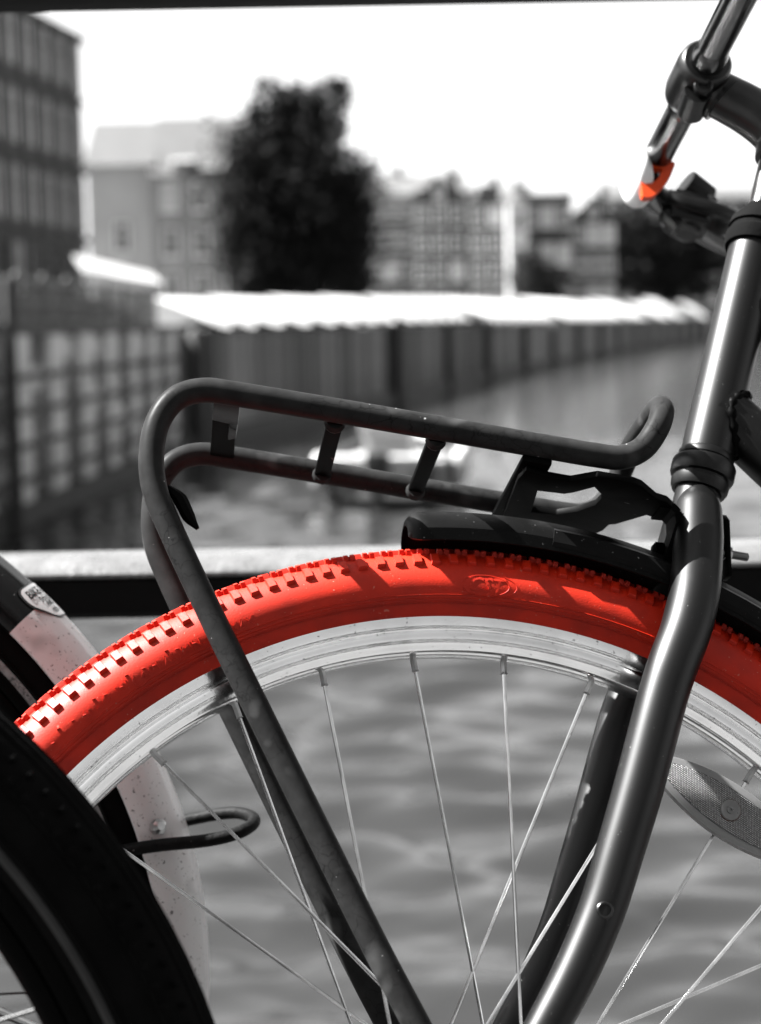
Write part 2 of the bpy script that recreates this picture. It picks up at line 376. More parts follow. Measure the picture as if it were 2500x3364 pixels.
while y < 35.0:
    p, a = line_at_y(y); nrm = Vector((math.sin(a), -math.cos(a), 0))
    put('pilaster', pil, None, wall, tuple(p+nrm*0.12+Vector((0, 0, WZ+1.28))-W0), (0, 0, a))
    p, a = line_at_y(min(35.4, y+0.99))
    for r in range(6):
        k = rnd.choices('abc', (1, 4, 4 if r not in (1, 3) else 8))[0]
        put('stone_block', blk[k], None, wall, tuple(p+nrm*(0.06+rnd.uniform(-.02, .02))+Vector((0, 0, WZ+0.24+r*0.425))-W0), (0, 0, a))
    y += 1.98
mb = MB(); pa, aa = line_at_y(2); pb, ab = line_at_y(35.4); dv = (pb-pa); mb.box(((pa+pb)/2+Vector((0.22, 0, WZ+0.10)))-W0, (dv.length, 0.28, 0.42), Matrix.Rotation(math.atan2(dv.y, dv.x), 3, 'Z'))
put('waterline_beam', mb, 'tar', wall)
mb = MB(); mb.box(((pa+pb)/2+Vector((0.02, 0, (WZ+QZ)/2)))-W0, (dv.length, 0.05, QZ-WZ-0.02), Matrix.Rotation(math.atan2(dv.y, dv.x), 3, 'Z')); put('mortar_bed', mb, 'masonry', wall)
mb = MB(); mb.box(((pa+pb)/2+Vector((-0.05, 0, QZ+0.05)))-W0, (dv.length, 0.6, 0.14), Matrix.Rotation(math.atan2(dv.y, dv.x), 3, 'Z')); put('coping', mb, 'stone_c', wall)

for zz in (0.62, 1.08, 1.54, 2.0):
    mb = MB(); mb.box(((pa+pb)/2+Vector((0.30, 0, WZ+zz)))-W0, (dv.length, 0.06, 0.085), Matrix.Rotation(math.atan2(dv.y, dv.x), 3, 'Z')); put('waling', mb, 'tar', wall)
# iron fence and hedge on top of it
fz = QZ+0.12; F0 = Vector((-5.7, 10, fz))
fence = empty('iron_fence', at(F0), 'low black iron fence along the top of the stone quay wall', 'fence')
pa, _ = line_at_y(9); pb, _ = line_at_y(35.2); off = Vector((-0.15, 0, 0)); dv = pb-pa; ang = math.atan2(dv.y, dv.x)
for z, nm, th in ((0.68, 'top_rail', 0.06), (0.36, 'middle_rail', 0.03), (0.07, 'bottom_rail', 0.03)):
    mb = MB(); mb.box((pa+pb)/2+off+Vector((0, 0, fz+z))-F0, (dv.length, 0.05, th), Matrix.Rotation(ang, 3, 'Z')); put(nm, mb, 'iron', fence)
pm = MB(); pm.box((0, 0, 0.34), (0.07, 0.07, 0.72)); pm.lathe([(0.69, 0.03), (0.72, 0.05), (0.76, 0.04), (0.79, 0)], (0, 0, 0), (0, 0, 1), 10); pm = pm.mesh('post')
bal = MB(); bal.tube([(0, 0, 0.02), (0, 0, 0.66)], 0.012, 6); bal = bal.mesh('baluster')
for i in range(18): put('post', pm, 'iron', fence, tuple(pa+dv*(i/17)+off+Vector((0, 0, fz))-F0))
for i in range(150): put('baluster', bal, 'iron', fence, tuple(pa+dv*((i+.5)/150)+off+Vector((0, 0, fz))-F0))

def leaf_mass(pts, size, name, m, parent=None, loc=(0, 0, 0), **k):
    mb = MB(); vs = []; fs = []
    for p in pts:
        s = size*rnd.uniform(.6, 1.3); u = Vector((rnd.gauss(0, 1), rnd.gauss(0, 1), rnd.gauss(0, 1))).normalized(); v = u.orthogonal().normalized(); w = u.cross(v); a = rnd.uniform(0, 6.3)
        v, w = v*math.cos(a)+w*math.sin(a), w*math.cos(a)-v*math.sin(a); o = len(vs); p = Vector(p)
        vs += [p-v*s*.5, p+w*s*.28, p+v*s*.5, p-w*s*.28]; fs.append((o, o+1, o+2, o+3))
    me = bpy.data.meshes.new(name); me.from_pydata([tuple(v) for v in vs], [], fs); return put(name, me, m, parent, loc, **k)
hp = []
for i in range(9000):
    t = rnd.random(); p = pa+dv*t+Vector((-1.1+rnd.gauss(0, .22), 0, QZ+0.66*rnd.random()**0.8)); hp.append(p)
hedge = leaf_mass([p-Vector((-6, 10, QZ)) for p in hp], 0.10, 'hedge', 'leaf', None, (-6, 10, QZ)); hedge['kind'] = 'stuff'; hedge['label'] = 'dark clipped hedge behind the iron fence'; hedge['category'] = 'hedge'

# timber sheet wall further along
T0 = Vector((-4.3, 36, WZ)); tw = empty('timber_quay_wall', at(T0), 'weathered vertical timber plank quay wall curving away along the canal', 'wall')
plank = {}
for k, w_ in (('a', 0.62), ('b', 0.66), ('c', 0.60)):
    mb = MB(); mb.box((0, 0, 0), (w_, 0.10, 2.56)); plank[k] = mb.mesh('plank', True, bevel=0.02); plank[k].materials.append(M['timber_'+k])
pile = MB(); pile.lathe([(0, 0.20), (2.9, 0.19), (3.0, 0.12), (3.02, 0)], (0, 0, -0.4), (0, 0, 1), 14); pile = pile.mesh('pile')
rest = MB(); y = 35.75; i = 0; grp = 'a'
while y < 225:
    p, a = line_at_y(y); nrm = Vector((math.sin(a), -math.cos(a), 0))
    if i % 5 == 0: grp = rnd.choice('aabbc')
    k = grp if rnd.random() < .6 else rnd.choice('abc'); c = p+nrm*(0.10+rnd.uniform(-.03, .03))+Vector((0, 0, WZ+1.27))-T0
    if y < 90: put('plank', plank[k], None, tw, tuple(c), (0, 0, a))
    else: rest.box(c, (0.62, 0.1, 2.56), Matrix.Rotation(a, 3, 'Z'))
    if i in (1, 2, 33, 34) or (i > 40 and i % 17 == 0): put('pile', pile, 'tar', tw, tuple(p+nrm*0.42+Vector((0, 0, WZ))-T0))
    y += 0.68*math.sin(a); i += 1
put('plank_row', rest.mesh('plank_row', False), 'timber_b', tw, kind='stuff')
for a_, b_ in zip(LINE[2:-1], LINE[3:]):
    dd, nn_, L = frame2(a_, b_); mb = MB(); c = Vector(((a_[0]+b_[0])/2, (a_[1]+b_[1])/2, WZ+0.12))+nn_*0.28-T0
    mb.box(c, (L+0.2, 0.24, 0.46), Matrix.Rotation(math.atan2(dd.y, dd.x), 3, 'Z')); put('waterline_beam', mb, 'tar', tw)

# white tarpaulin covers with scalloped hems along the quay edge
def cover(y, length, zt, zb, depth, label, hem=0.27):
    p, a = line_at_y(y); o = empty('tarpaulin_cover', Matrix.Translation((p.x, p.y, QZ)) @ Matrix.Rotation(a, 4, 'Z'), label, 'tarpaulin', 'white covers along the quay edge')
    mb = MB(); n_ = max(6, int(length/0.45)); m_ = 6; vs = []; fs = []
    for i in range(n_+1):
        for j in range(m_+1):
            t = j/m_; sag = 0.05*math.sin(math.pi*t)*abs(math.sin(i*math.pi/3)); vs.append((length*i/n_, depth*t-0.25, (zb-QZ)+(zt-zb)*t**0.8-sag))
    for i in range(n_):
        for j in range(m_): q = i*(m_+1)+j; fs.append((q, q+m_+1, q+m_+2, q+1))
    k = len(vs)
    for i in range(n_+1): vs.append((length*i/n_, depth-0.25, 0))
    for i in range(n_): fs.append((i*(m_+1)+m_, (i+1)*(m_+1)+m_, k+i+1, k+i))
    for i in (0, n_): fs.append(tuple(i*(m_+1)+j for j in range(m_+1))+(k+i,))
    mb.add(vs, fs); put('canopy', mb.mesh('canopy', True, 50), 'white_board', o)
    mb = MB(); sc_ = max(2, int(length/2.3)); vs = []; fs = []; m2 = sc_*10
    for i in range(m2+1):
        x = length*i/m2; h = hem*(0.05+0.95*abs(math.sin(math.pi*i/10))); vs += [(x, -0.25, zb-QZ+0.012), (x, -0.26-1.0*h, zb-QZ+0.004-0.75*h), (x, -0.25, zb-QZ+0.004), (x, -0.26-1.0*h, zb-QZ-0.004-0.75*h)]
    for i in range(m2): q = i*4; fs += [(q, q+1, q+5, q+4), (q+2, q+6, q+7, q+3), (q, q+4, q+6, q+2), (q+1, q+3, q+7, q+5)]
    mb.add(vs, fs); put('scalloped_hem', mb, 'white_board', o)
    return o
names = ['leftmost white cover, at the near end of the timber quay', 'second white cover from the left along the timber quay', 'third white cover from the left along the timber quay', 'fourth white cover from the left, right of the dark tree',
         'fifth white cover from the left along the quay', 'sixth white cover from the left along the quay', 'seventh white cover, at the far end of the row of white covers']
y = 35.8; zt = 1.54; i = 0
for i, (y, L) in enumerate(((37.4, 4.0), (41.3, 5.6), (46.8, 5.8), (52.4, 5.9), (58.9, 6.2), (64.5, 6.2), (70.3, 6.4))):
    cover(y, L, 1.50+0.075*i, 1.0+0.02*i, 1.2, names[i])
def far_cover(y, L, zt, depth, label): return cover(y, L, zt, 1.2, depth, label, 0.5)
far_cover(78, 26, 2.05, 2.4, 'long low white cover on the quay left of the white house front')
far_cover(107, 34, 2.35, 2.8, 'long low white cover on the quay below the far houses')
far_cover(143, 40, 2.6, 3.0, 'long white cover on the quay left of the bicycle head tube')
far_cover(181, 40, 3.1, 3.2, 'farthest white cover, next to the bicycle head tube')
# pale awning behind the fence
o = empty('tarpaulin_cover', at((-6.5, 38.5, QZ)), 'white sloping awning just above the iron fence at left', 'tarpaulin')
mb = MB(); vs = [(0, 0, 1.38), (1.5, 2.0, 1.10), (1.5, 2.0, 1.02), (0, 0, 1.30), (-.7, 2.6, 1.85), (.9, 4.6, 1.45), (.9, 4.6, 1.37), (-.7, 2.6, 1.77)]
mb.add(vs, [(0, 1, 5, 4), (3, 7, 6, 2), (0, 3, 2, 1), (4, 5, 6, 7), (0, 4, 7, 3), (1, 2, 6, 5)]); put('canopy', mb.mesh('canopy', False), 'plaster_b', o)
for q, h_ in (((0.05, .1, 0), 1.3), ((1.42, 2.0, 0), 1.05), ((-.62, 2.55, 0), 1.78), ((.86, 4.5, 0), 1.38)): mb = MB(); mb.tube([q, (q[0], q[1], h_)], 0.03, 8); put('post', mb, 'iron', o)
mb = MB(); mb.lathe([(-0.8, 0.085), (3.2, 0.075), (3.28, 0.05), (3.3, 0)], (0, 0, 0), (0, 0, 1), 16); mp_ = put('mooring_pole', mb, 'tar', None, (-4.62, 21.6, WZ)); mp_['label'] = 'dark wooden mooring pole in the water at the left edge'; mp_['category'] = 'pole'

# ------------------------------------------------------------------ buildings
def window(parent, c, ex_, nrm, w, h, curtain=False, fr='frame_white'):
    """frame object with a pane; c centre on the wall, ex_ along the wall, nrm outwards"""
    ez_ = Vector((0, 0, 1)); mb = MB(); b = 0.09
    rot = Matrix((ex_, nrm, ez_)).transposed()
    for (dx, dz, sx, sz) in ((0, h/2, w+b, b), (0, -h/2, w+b*2, b*1.4), (-w/2, 0, b, h), (w/2, 0, b, h), (0, 0.12*h, w, b*.6), (0, 0, b*.5, h)):
        mb.box(ex_*dx+ez_*dz+nrm*0.03, (sx, 0.14, sz), rot)
    f = put('window', mb.mesh('window', False), fr, parent, tuple(c))
    mb = MB(); mb.box(nrm*0.005, (w, 0.04, h), rot); put('pane', mb.mesh('pane', False), 'window_curtain' if curtain else 'window_glass', f)
def house(name, x0, x1, y, depth, h, gable, m, roof, rows, cols, label, win=(1.0, 1.7), curtain=0.3, ground=QZ, face=-1, fr='frame_white', group='far canal houses'):
    o = empty(name, at(((x0+x1)/2, y, ground)), label, 'house', group); w = x1-x0; hw = w/2; D = depth*(-face)
    gh = {'step': 0.42*w, 'point': 0.55*w, 'neck': 0.5*w, 'flat': 0.0, 'ridge': 0.0}[gable]; eave = h-gh
    if gable == 'point': out = [(-hw, 0), (hw, 0), (hw, eave), (0, h), (-hw, eave)]
    elif gable == 'step': out = [(-hw, 0), (hw, 0), (hw, eave)]+sum([[(hw*(1-k/4), eave+gh*k/4+0.0), (hw*(1-k/4), eave+gh*(k+1)/4)] for k in range(4)], [])[1:]; out = out+[(-x, z) for x, z in reversed(out[3:])]+[(-hw, eave)]
    elif gable == 'neck': out = [(-hw, 0), (hw, 0), (hw, eave), (hw*.75, eave+.2*gh), (hw*.42, eave+.35*gh), (hw*.40, eave+.85*gh), (0, h), (-hw*.40, eave+.85*gh), (-hw*.42, eave+.35*gh), (-hw*.75, eave+.2*gh), (-hw, eave)]
    else: out = [(-hw, 0), (hw, 0), (hw, h), (-hw, h)]; eave = h
    mb = MB(); mb.prism(out, (0, 0.2*(-face), 0), Vector((1, 0, 0)), Vector((0, 0, 1)), Vector((0, 1, 0)), 0.4); put('front_wall', mb.mesh('front_wall', False), m, o)
    mb = MB(); mb.span((-hw+.01, .41*(-face), 0), (hw-.01, D, eave)); put('side_wall', mb.mesh('side_wall', False), m, o)
    mb = MB(); zr = eave+(gh*.9 if gh else 1.6); 
    if gable == 'ridge': vs = [(-hw-.2, -.3, eave-.1), (hw+.2, -.3, eave-.1), (hw+.2, D/2, eave+roof[1]), (-hw-.2, D/2, eave+roof[1]), (hw+.2, D+.3, eave-.1), (-hw-.2, D+.3, eave-.1)]; mb.add(vs, [(0, 1, 2, 3), (3, 2, 4, 5), (0, 3, 5), (1, 4, 2), (0, 5, 4, 1)])
    elif gable == 'flat': mb.span((-hw-.1, -.12*(-face), h+.003), (hw+.1, D, h+.35))
    else: vs = [(-hw, .42*(-face), eave+.01), (hw, .42*(-face), eave+.01), (0, .42*(-face), zr), (-hw, D, eave+.01), (hw, D, eave+.01), (0, D, zr)]; mb.add(vs, [(0, 1, 2), (3, 5, 4), (0, 2, 5, 3), (1, 4, 5, 2), (0, 3, 4, 1)])
    rf = put('roof', mb.mesh('roof', False), roof[0], o)
    if gable != 'flat' and name != 'pale_house':
        mb = MB(); mb.span((hw*.5, D*.45, eave), (hw*.5+.7, D*.45+.7*(-face), zr+1.2 if gable != 'ridge' else eave+roof[1]+.9)); put('chimney', mb, 'brick_dark', rf)
    fh = (eave-1.0)/rows
    for r in range(rows):
        for c_ in range(cols):
            window(o, Vector((-hw+w*(c_+.5)/cols, 0, 1.0+fh*(r+.5))), Vector((1, 0, 0)), Vector((0, face, 0)), win[0], min(win[1], fh*.68), rnd.random() < curtain, fr)
    if gable not in ('flat', 'ridge') and gh > 2: window(o, Vector((0, 0, eave+gh*.3)), Vector((1, 0, 0)), Vector((0, face, 0)), .8, 1.1, False, fr)
    mb = MB(); mb.span((-.5, .06*face, 0.0), (.5, -.05*face, 0.98)); put('door', mb, 'tar', o)
    return o
specs = [(-2.0, 3.4, 166, 13.2, 'ridge', 'brick_mid', ('roof_dark', 2.2), 4, 4, 'broad grey house directly right of the dark tree'),
         (3.5, 8.4, 160, 14.2, 'step', 'brick_dark', ('roof_dark', 2), 4, 3, 'dark step-gabled house, second right of the dark tree'),
         (8.5, 11.8, 158, 13.4, 'neck', 'brick_mid', ('roof_dark', 2), 4, 2, 'narrow neck-gabled house left of the white house front'),
         (11.9, 13.6, 154, 12.2, 'neck', 'plaster', ('roof_dark', 2), 3, 1, 'very narrow white house front among dark houses'),
         (13.7, 18.2, 160, 12.2, 'flat', 'brick_mid', ('roof_dark', 2), 3, 3, 'low flat-roofed house right of the white house front'),
         (18.3, 22.6, 162, 12.6, 'point', 'brick_dark', ('roof_dark', 2), 3, 3, 'dark point-gabled house left of the far trees'),
         (26.4, 32.4, 196, 14.6, 'ridge', 'brick_mid', ('roof_dark', 2.0), 4, 4, 'broad house half hidden behind the far trees'),
         (38.5, 47.2, 236, 19.0, 'step', 'brick_dark', ('roof_dark', 2), 4, 4, 'tall step-gabled house seen beside the bicycle stem'),
         (50.0, 64.0, 262, 19.0, 'ridge', 'brick_mid', ('roof_dark', 2.0), 4, 5, 'wide house at the right edge behind the head tube')]
specs += [(2.5, 11.5, 216, 17.2, 'ridge', 'brick_dark', ('roof_dark', 2.4), 4, 5, 'long dark roof showing behind the step-gabled far house'),
          (11.7, 19.5, 214, 15.6, 'ridge', 'brick_mid', ('roof_dark', 2.2), 4, 5, 'dark roof showing behind the very narrow white house front'),
          (19.7, 26.0, 218, 16.4, 'point', 'brick_dark', ('roof_dark', 2.2), 4, 4, 'dark gable showing behind the point-gabled far house')]
for x0, x1, y, h, gb_, m_, rf, rw, cl, lb in specs: house('canal_house', x0, x1, y, 9, h-QZ, gb_, m_, rf, rw, cl, lb, (1.05, 1.9), 0.3)
house('pale_house', -14.9, -11.5, 90, 8, 8.6, 'ridge', 'plaster', ('roof_tile', 2.6), 1, 1, 'pale plastered house with tiled roof next to the grey block', (0.7, 1.5), 0.0, group='pale houses left of the tree')
ph = house('pale_house', -11.4, -6.6, 89.5, 8, 8.0, 'ridge', 'plaster_b', ('roof_tile', 3.3), 3, 3, 'pale house with two bright dormers touching the dark tree', (0.75, 1.5), 0.4, group='pale houses left of the tree')
for dx, z_ in ((-0.9, 8.1), (0.6, 7.7)):
    mb = MB(); mb.span((dx-.45, -.1, z_-.5), (dx+.45, 1.6, z_+.55)); mb.add([(dx-.6, -.25, z_+.5), (dx+.6, -.25, z_+.5), (dx+.6, 1.8, z_+.95), (dx-.6, 1.8, z_+.95)], [(0, 1, 2, 3)]); put('dormer', mb.mesh('dormer', False), 'plaster_b', ph)
# tall grey block, facade running along the canal at the far left
A0_, A1_ = Vector((-17.2, 50.2, 0)), Vector((-13.1, 78.0, 0)); ed = (A1_-A0_).normalized(); en = Vector((ed.y, -ed.x, 0)); LA = (A1_-A0_).length; HA = 12.75
blkA = empty('office_block', at((A0_.x, A0_.y, QZ)), 'tall grey flat-roofed block with rows of tall windows at the left edge', 'building')
rotA = Matrix((ed, -en, Vector((0, 0, 1)))).transposed()
mb = MB(); mb.box(ed*(LA/2)-en*5+Vector((0, 0, HA/2)), (LA, 10, HA), rotA); put('wall', mb.mesh('wall', False), 'concrete', blkA)
mb = MB(); mb.box(ed*(LA/2)-en*4.9+Vector((0, 0, HA+.15)), (LA+.3, 10.4, .3), rotA); put('roof', mb.mesh('roof', False), 'brick_dark', blkA)
for f_ in range(4):
    mb = MB(); mb.box(ed*(LA/2)+en*0.10+Vector((0, 0, 1.0+3.05*f_)), (LA, .2, .34), rotA); put('floor_band', mb.mesh('floor_band', False), 'brick_dark', blkA)
    for c_ in range(14):
        mb = MB(); mb.box(Vector((0, 0, 0)), (.34, .24, 2.7), rotA); put('pier', mb.mesh('pier', False), 'concrete', blkA, tuple(ed*(LA*(c_+.02)/14+.1)+en*.12+Vector((0, 0, 2.55+3.05*f_-.02))))
        window(blkA, ed*(LA*(c_+.5)/14+.1)+en*0.02+Vector((0, 0, 2.55+3.05*f_)), ed, en, 1.35, 2.25, f_ >= 1 or rnd.random() < .25, 'concrete')
# added house row behind the viewer, unseen, blocks sky fill and darkens reflections
for i in range(9):
    x0 = -34+i*7.6; house('sky_blocking_house', x0, x0+7.5, -19, 9, 12.5+1.5*math.sin(i*2.3), ('point', 'ridge', 'neck')[i % 3], 'brick_dark', ('roof_dark', 3), 4, 3,
                          'added dark brick house, %s from the left in the unseen sky-blocking row behind the viewpoint' % ('first second third fourth fifth sixth seventh eighth ninth'.split()[i]), (1.2, 1.9), 0.1, 0.0, 1, group='added houses blocking the sky behind the viewpoint')

# ------------------------------------------------------------------ trees
def tree(x, y, z, lobes, nleaf, size, m, label, trunk_h, tr=0.28, group=None):
    o = empty('leafy_tree', at((x, y, z)), label, 'tree', group)
    mb = MB(); mb.tube(smooth_path([(0, 0, -.1), (.08, 0, trunk_h*.5), (-.05, 0.05, trunk_h), (0.1, 0, trunk_h+2.2)], 4), lerp_list([tr*1.3, tr, tr*.8, tr*.35], 13), 12)
    for lb in lobes:
        a = Vector((0, 0, trunk_h*rnd.uniform(.7, 1.1))); b = Vector(lb[0]); mb.tube(smooth_path([a, (a+b)/2+Vector((0, 0, -.4)), b], 4), lerp_list([tr*.5, tr*.3, tr*.1], 9), 8)
    put('trunk', mb, 'bark', o)
    tot = sum(l[1]*l[2]*l[3] for l in lobes); pts = []
    for c, rx, ry, rz in lobes:
        nclump = max(8, int(60*rx*ry*rz/tot*len(lobes)**.5)); n_ = int(nleaf*rx*ry*rz/tot)
        cl = []
        for _ in range(nclump):
            v = Vector((rnd.gauss(0, 1), rnd.gauss(0, 1), rnd.gauss(0, 1))).normalized()*rnd.uniform(.55, 1.0); cl.append(Vector(c)+Vector((v.x*rx, v.y*ry, v.z*rz)))
        for _ in range(n_):
            if rnd.random() < .62: q = rnd.choice(cl)+Vector((rnd.gauss(0, 1), rnd.gauss(0, 1), rnd.gauss(0, 1)))*0.10*(rx+rz)
            else:
                v = Vector((rnd.gauss(0, 1), rnd.gauss(0, 1), rnd.gauss(0, 1))).normalized()*rnd.random()**.4; q = Vector(c)+Vector((v.x*rx, v.y*ry, v.z*rz))
            pts.append(q)
    leaf_mass(pts, size, 'crown', m, o)
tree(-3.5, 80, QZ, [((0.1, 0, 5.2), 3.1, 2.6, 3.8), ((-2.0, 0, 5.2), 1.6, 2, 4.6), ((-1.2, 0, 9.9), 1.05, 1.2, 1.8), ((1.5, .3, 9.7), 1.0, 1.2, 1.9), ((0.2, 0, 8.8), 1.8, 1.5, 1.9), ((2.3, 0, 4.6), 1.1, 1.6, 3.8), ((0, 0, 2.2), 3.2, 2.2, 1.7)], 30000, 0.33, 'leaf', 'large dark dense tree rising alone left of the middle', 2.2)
tree(29.5, 196, QZ, [((0, 0, 8.2), 4.6, 3, 5.0), ((-2.4, 0, 6.0), 3.4, 2.4, 3.8), ((3.2, 0, 5.8), 3.8, 2.4, 4.4)], 7000, 0.7, 'leaf', 'dark far tree under the bicycle lamp', 2.6, 0.4, group='trees at the bend of the canal')
tree(35.5, 206, QZ, [((0, 0, 9.4), 4.6, 3, 5.6), ((-2.8, 0, 6.0), 3.6, 2.4, 4.2), ((2.8, 0, 7), 3.4, 2.4, 4.6)], 7000, 0.7, 'leaf', 'dark far tree left of the bicycle head tube', 2.6, 0.4, group='trees at the bend of the canal')
tree(12.0, 132, QZ, [((0, 0, 3.4), 1.8, 1.8, 2.2), ((1.6, 0, 2.8), 1.4, 1.4, 1.6)], 2500, 0.4, 'leaf_b', 'low round tree below the narrow white house front', 1.2, 0.2, group='trees at the bend of the canal')
tree(48.5, 225, QZ, [((0, 0, 9.5), 3.2, 3, 4.4), ((1.0, 0, 6.0), 3, 2.6, 3.4)], 4500, 0.5, 'leaf', 'tall far tree at the right edge above the lever', 3.0, group='trees at the bend of the canal')

# ------------------------------------------------------------------ sloop on the canal
bo = empty('moored_boat', Matrix.Translation((0.0, 24.2, WZ)) @ Matrix.Rotation(R(-7), 4, 'Z'), 'small dark-hulled open boat with white seats lying in the canal', 'boat')
st_ = [(0, .80, .62, .30), (.6, .92, .62, .30), (1.8, 1.0, .64, .28), (3.0, .92, .70, .30), (4.0, .60, .80, .36), (4.7, .06, .92, .5)]
vs = []; fs = []
for (yy, hw, zt_, zb_) in st_:
    vs += [(-hw, yy, zt_), (-hw*.92, yy, 0.1), (-hw*.4, yy, -.2), (hw*.4, yy, -.2), (hw*.92, yy, 0.1), (hw, yy, zt_), (hw*.88, yy, zt_), (hw*.7, yy, .12), (-hw*.7, yy, .12), (-hw*.88, yy, zt_)]
for i in range(len(st_)-1):
    for k in range(10): fs.append((i*10+k, i*10+(k+1) % 10, (i+1)*10+(k+1) % 10, (i+1)*10+k))
fs += [tuple(range(10)), tuple(range(50, 60))]; mb = MB(); mb.add(vs, fs); put('hull', mb, 'hull_dark', bo)
mb = MB(); mb.span((-.78, -.02, .62), (.78, .40, .74)); put('stern_seat', mb.mesh('stern_seat', True, bevel=.03), 'hull_white', bo)
for yy in (1.4, 2.7): mb = MB(); mb.span((-.8, yy, .40), (.8, yy+.5, .58)); put('thwart', mb.mesh('thwart', True, bevel=.03), 'hull_white', bo)
mb = MB(); mb.span((-.35, 1.0, .12), (.35, 1.35, 1.10)); mb.box((0, 0.95, 1.12), (.8, .1, .25)); put('console', mb.mesh('console', True, bevel=.04), 'hull_white', bo)
mb = MB(); mb.box((0, -.2, .55), (.34, .38, .55)); mb.box((0, -.22, .1), (.14, .2, .6)); put('outboard_motor', mb.mesh('outboard_motor', True, bevel=.06), 'hull_dark', bo)
fm = MB(); fm.lathe([(-.26, 0), (-.24, .06), (-.18, .10), (.18, .10), (.24, .06), (.28, .03), (.28, 0)], (0, 0, 0), (0, 0, 1), 14); fm = fm.mesh('fender')
for x_, y_ in ((-1.02, .9), (-1.06, 2.2), (1.04, 1.2), (1.02, 2.4)): put('fender', fm, 'hull_white', bo, (x_, y_, .45))
mb = MB(); vs = [(-.6, 3.0, .72), (.6, 3.0, .72), (.5, 4.2, .86), (-.5, 4.2, .86), (0, 3.0, .95), (0, 4.3, 1.0)]; mb.add(vs, [(0, 4, 5, 3), (4, 1, 2, 5), (0, 1, 4), (3, 5, 2), (0, 3, 2, 1)]); put('bow_cover', mb, 'hull_white', bo)
# ------------------------------------------------------------------ the bicycle with the red tyre
RT = 0.3635                                   # outer tyre radius
# local axes: x towards the rear of the bike, y away from the viewer, z up in the (leaning) wheel plane; origin at the front hub
BX, BY, BZ = Vector((0.99056, 0.13709, 0.0)), Vector((-0.12405, 0.89633, -0.42569)), Vector((-0.05836, 0.42167, 0.90487))
HUB = Vector((0.04049, 0.92664, 0.33288))
base = HUB - BZ*RT
bike = empty('bicycle', Matrix(((BX.x, BY.x, BZ.x, base.x), (BX.y, BY.y, BZ.y, base.y), (BX.z, BY.z, BZ.z, base.z), (0, 0, 0, 1))),
             'black bicycle with a bright red knobbly front tyre and front carrier, leaning on the railing', 'bicycle')
UP = (0, 0, RT)
def part(name, mb, m, parent=bike, smooth=True, ang=40, bevel=0.0, **k):
    me = mb.mesh(name, smooth, ang, bevel) if isinstance(mb, MB) else mb
    return put(name, me, m, parent, UP if parent.type == 'EMPTY' else (0, 0, 0), **k)

# tyre: swept carcass, knobs on it
RC, RS = 0.3362, 0.0233
def carcass(phi, h=0.0):
    """phi degrees from the crown (positive = near side): (y, r)"""
    p = R(phi); return (-(RS+h)*math.sin(p), RC+(RS+h)*math.cos(p))
prof = [carcass(p) for p in range(-128, 129, 8)]
prof = [(0.0115, 0.3135)] + prof[:1] + prof[1:] + [(-0.0115, 0.3135)]
mb = MB(); mb.ring(prof, 0, 360, 256, closed_prof=False)
tyre = part('tyre', mb, 'red_rubber', label='bright red knobbly rubber tyre')
for side in (-1,):          # fine moulding ribs by the bead
    mb = MB()
    for k in range(900):
        t = R(-50+k*0.111); y, r = carcass(124); s, c = math.sin(t), math.cos(t)
        mb.box((r*s, y-0.0003, r*c), (0.0003, 0.0008, 0.0016), Matrix.Rotation(t, 3, 'Y'))
    put('bead_rib', mb.mesh('bead_rib', False), 'red_rubber', tyre, kind='stuff')
mb = MB()
for p, w in ((112, .35), (118, .3)):
    y, r = carcass(p, 0.0002); mb.ring([(y, r-0.0004), (y-0.0006*w*2, r), (y, r+0.0004)], 0, 360, 256)
put('moulding_line', mb, 'red_rubber', tyre)
def knob_mesh(phi, wphi, wth, h, lobes):
    """one tread block in the tyre section at polar angle 0, chamfered; lobes splits it in two linked lobes"""
    mb = MB(); r_out = RC+RS
    def block(t0, t1, p0, p1, h0, tp):
        vs = []
        for hh, k in ((-0.0008, 0.0), (h0*0.75, tp*0.6), (h0, tp)):
            for (tt, pp) in ((t0+k*(t1-t0), p0+k*(p1-p0)), (t1-k*(t1-t0), p0+k*(p1-p0)), (t1-k*(t1-t0), p1-k*(p1-p0)), (t0+k*(t1-t0), p1-k*(p1-p0))):
                y, r = carcass(pp, hh); a = R(tt); vs.append((r*math.sin(a), y, r*math.cos(a)))
        fs = [(8, 9, 10, 11)]
        for l in (0, 4):
            for k in range(4): fs.append((l+k, l+(k+1) % 4, l+4+(k+1) % 4, l+4+k))
        mb.add(vs, fs)
    for (t0, t1, p0, p1, hf) in lobes: block(t0*wth, t1*wth, phi+p0*wphi, phi+p1*wphi, h*hf, 0.13)
    return mb.mesh('tread_knob', True, 25)
PITCH_K = 360/190
shoulder = lambda s: knob_mesh(52*s, 12, 0.50, 0.0027, [(-1, 1, -1, 1, 1.0)])
mid = lambda s: knob_mesh(24*s, 8, 0.60, 0.0034, [(-1.0, -0.10, -1, 0.6, 1), (0.10, 1.0, -0.6, 1, 1), (-0.2, 0.2, -0.5, 0.5, 0.7)])
centre = knob_mesh(0, 7, 0.55, 0.0036, [(-1, 1, -1, 1, 1)])
rows = [(shoulder(1), 0.0), (mid(1), 0.5), (centre, 0.0), (mid(-1), 0.5), (shoulder(-1), 0.0)]
rest = MB()
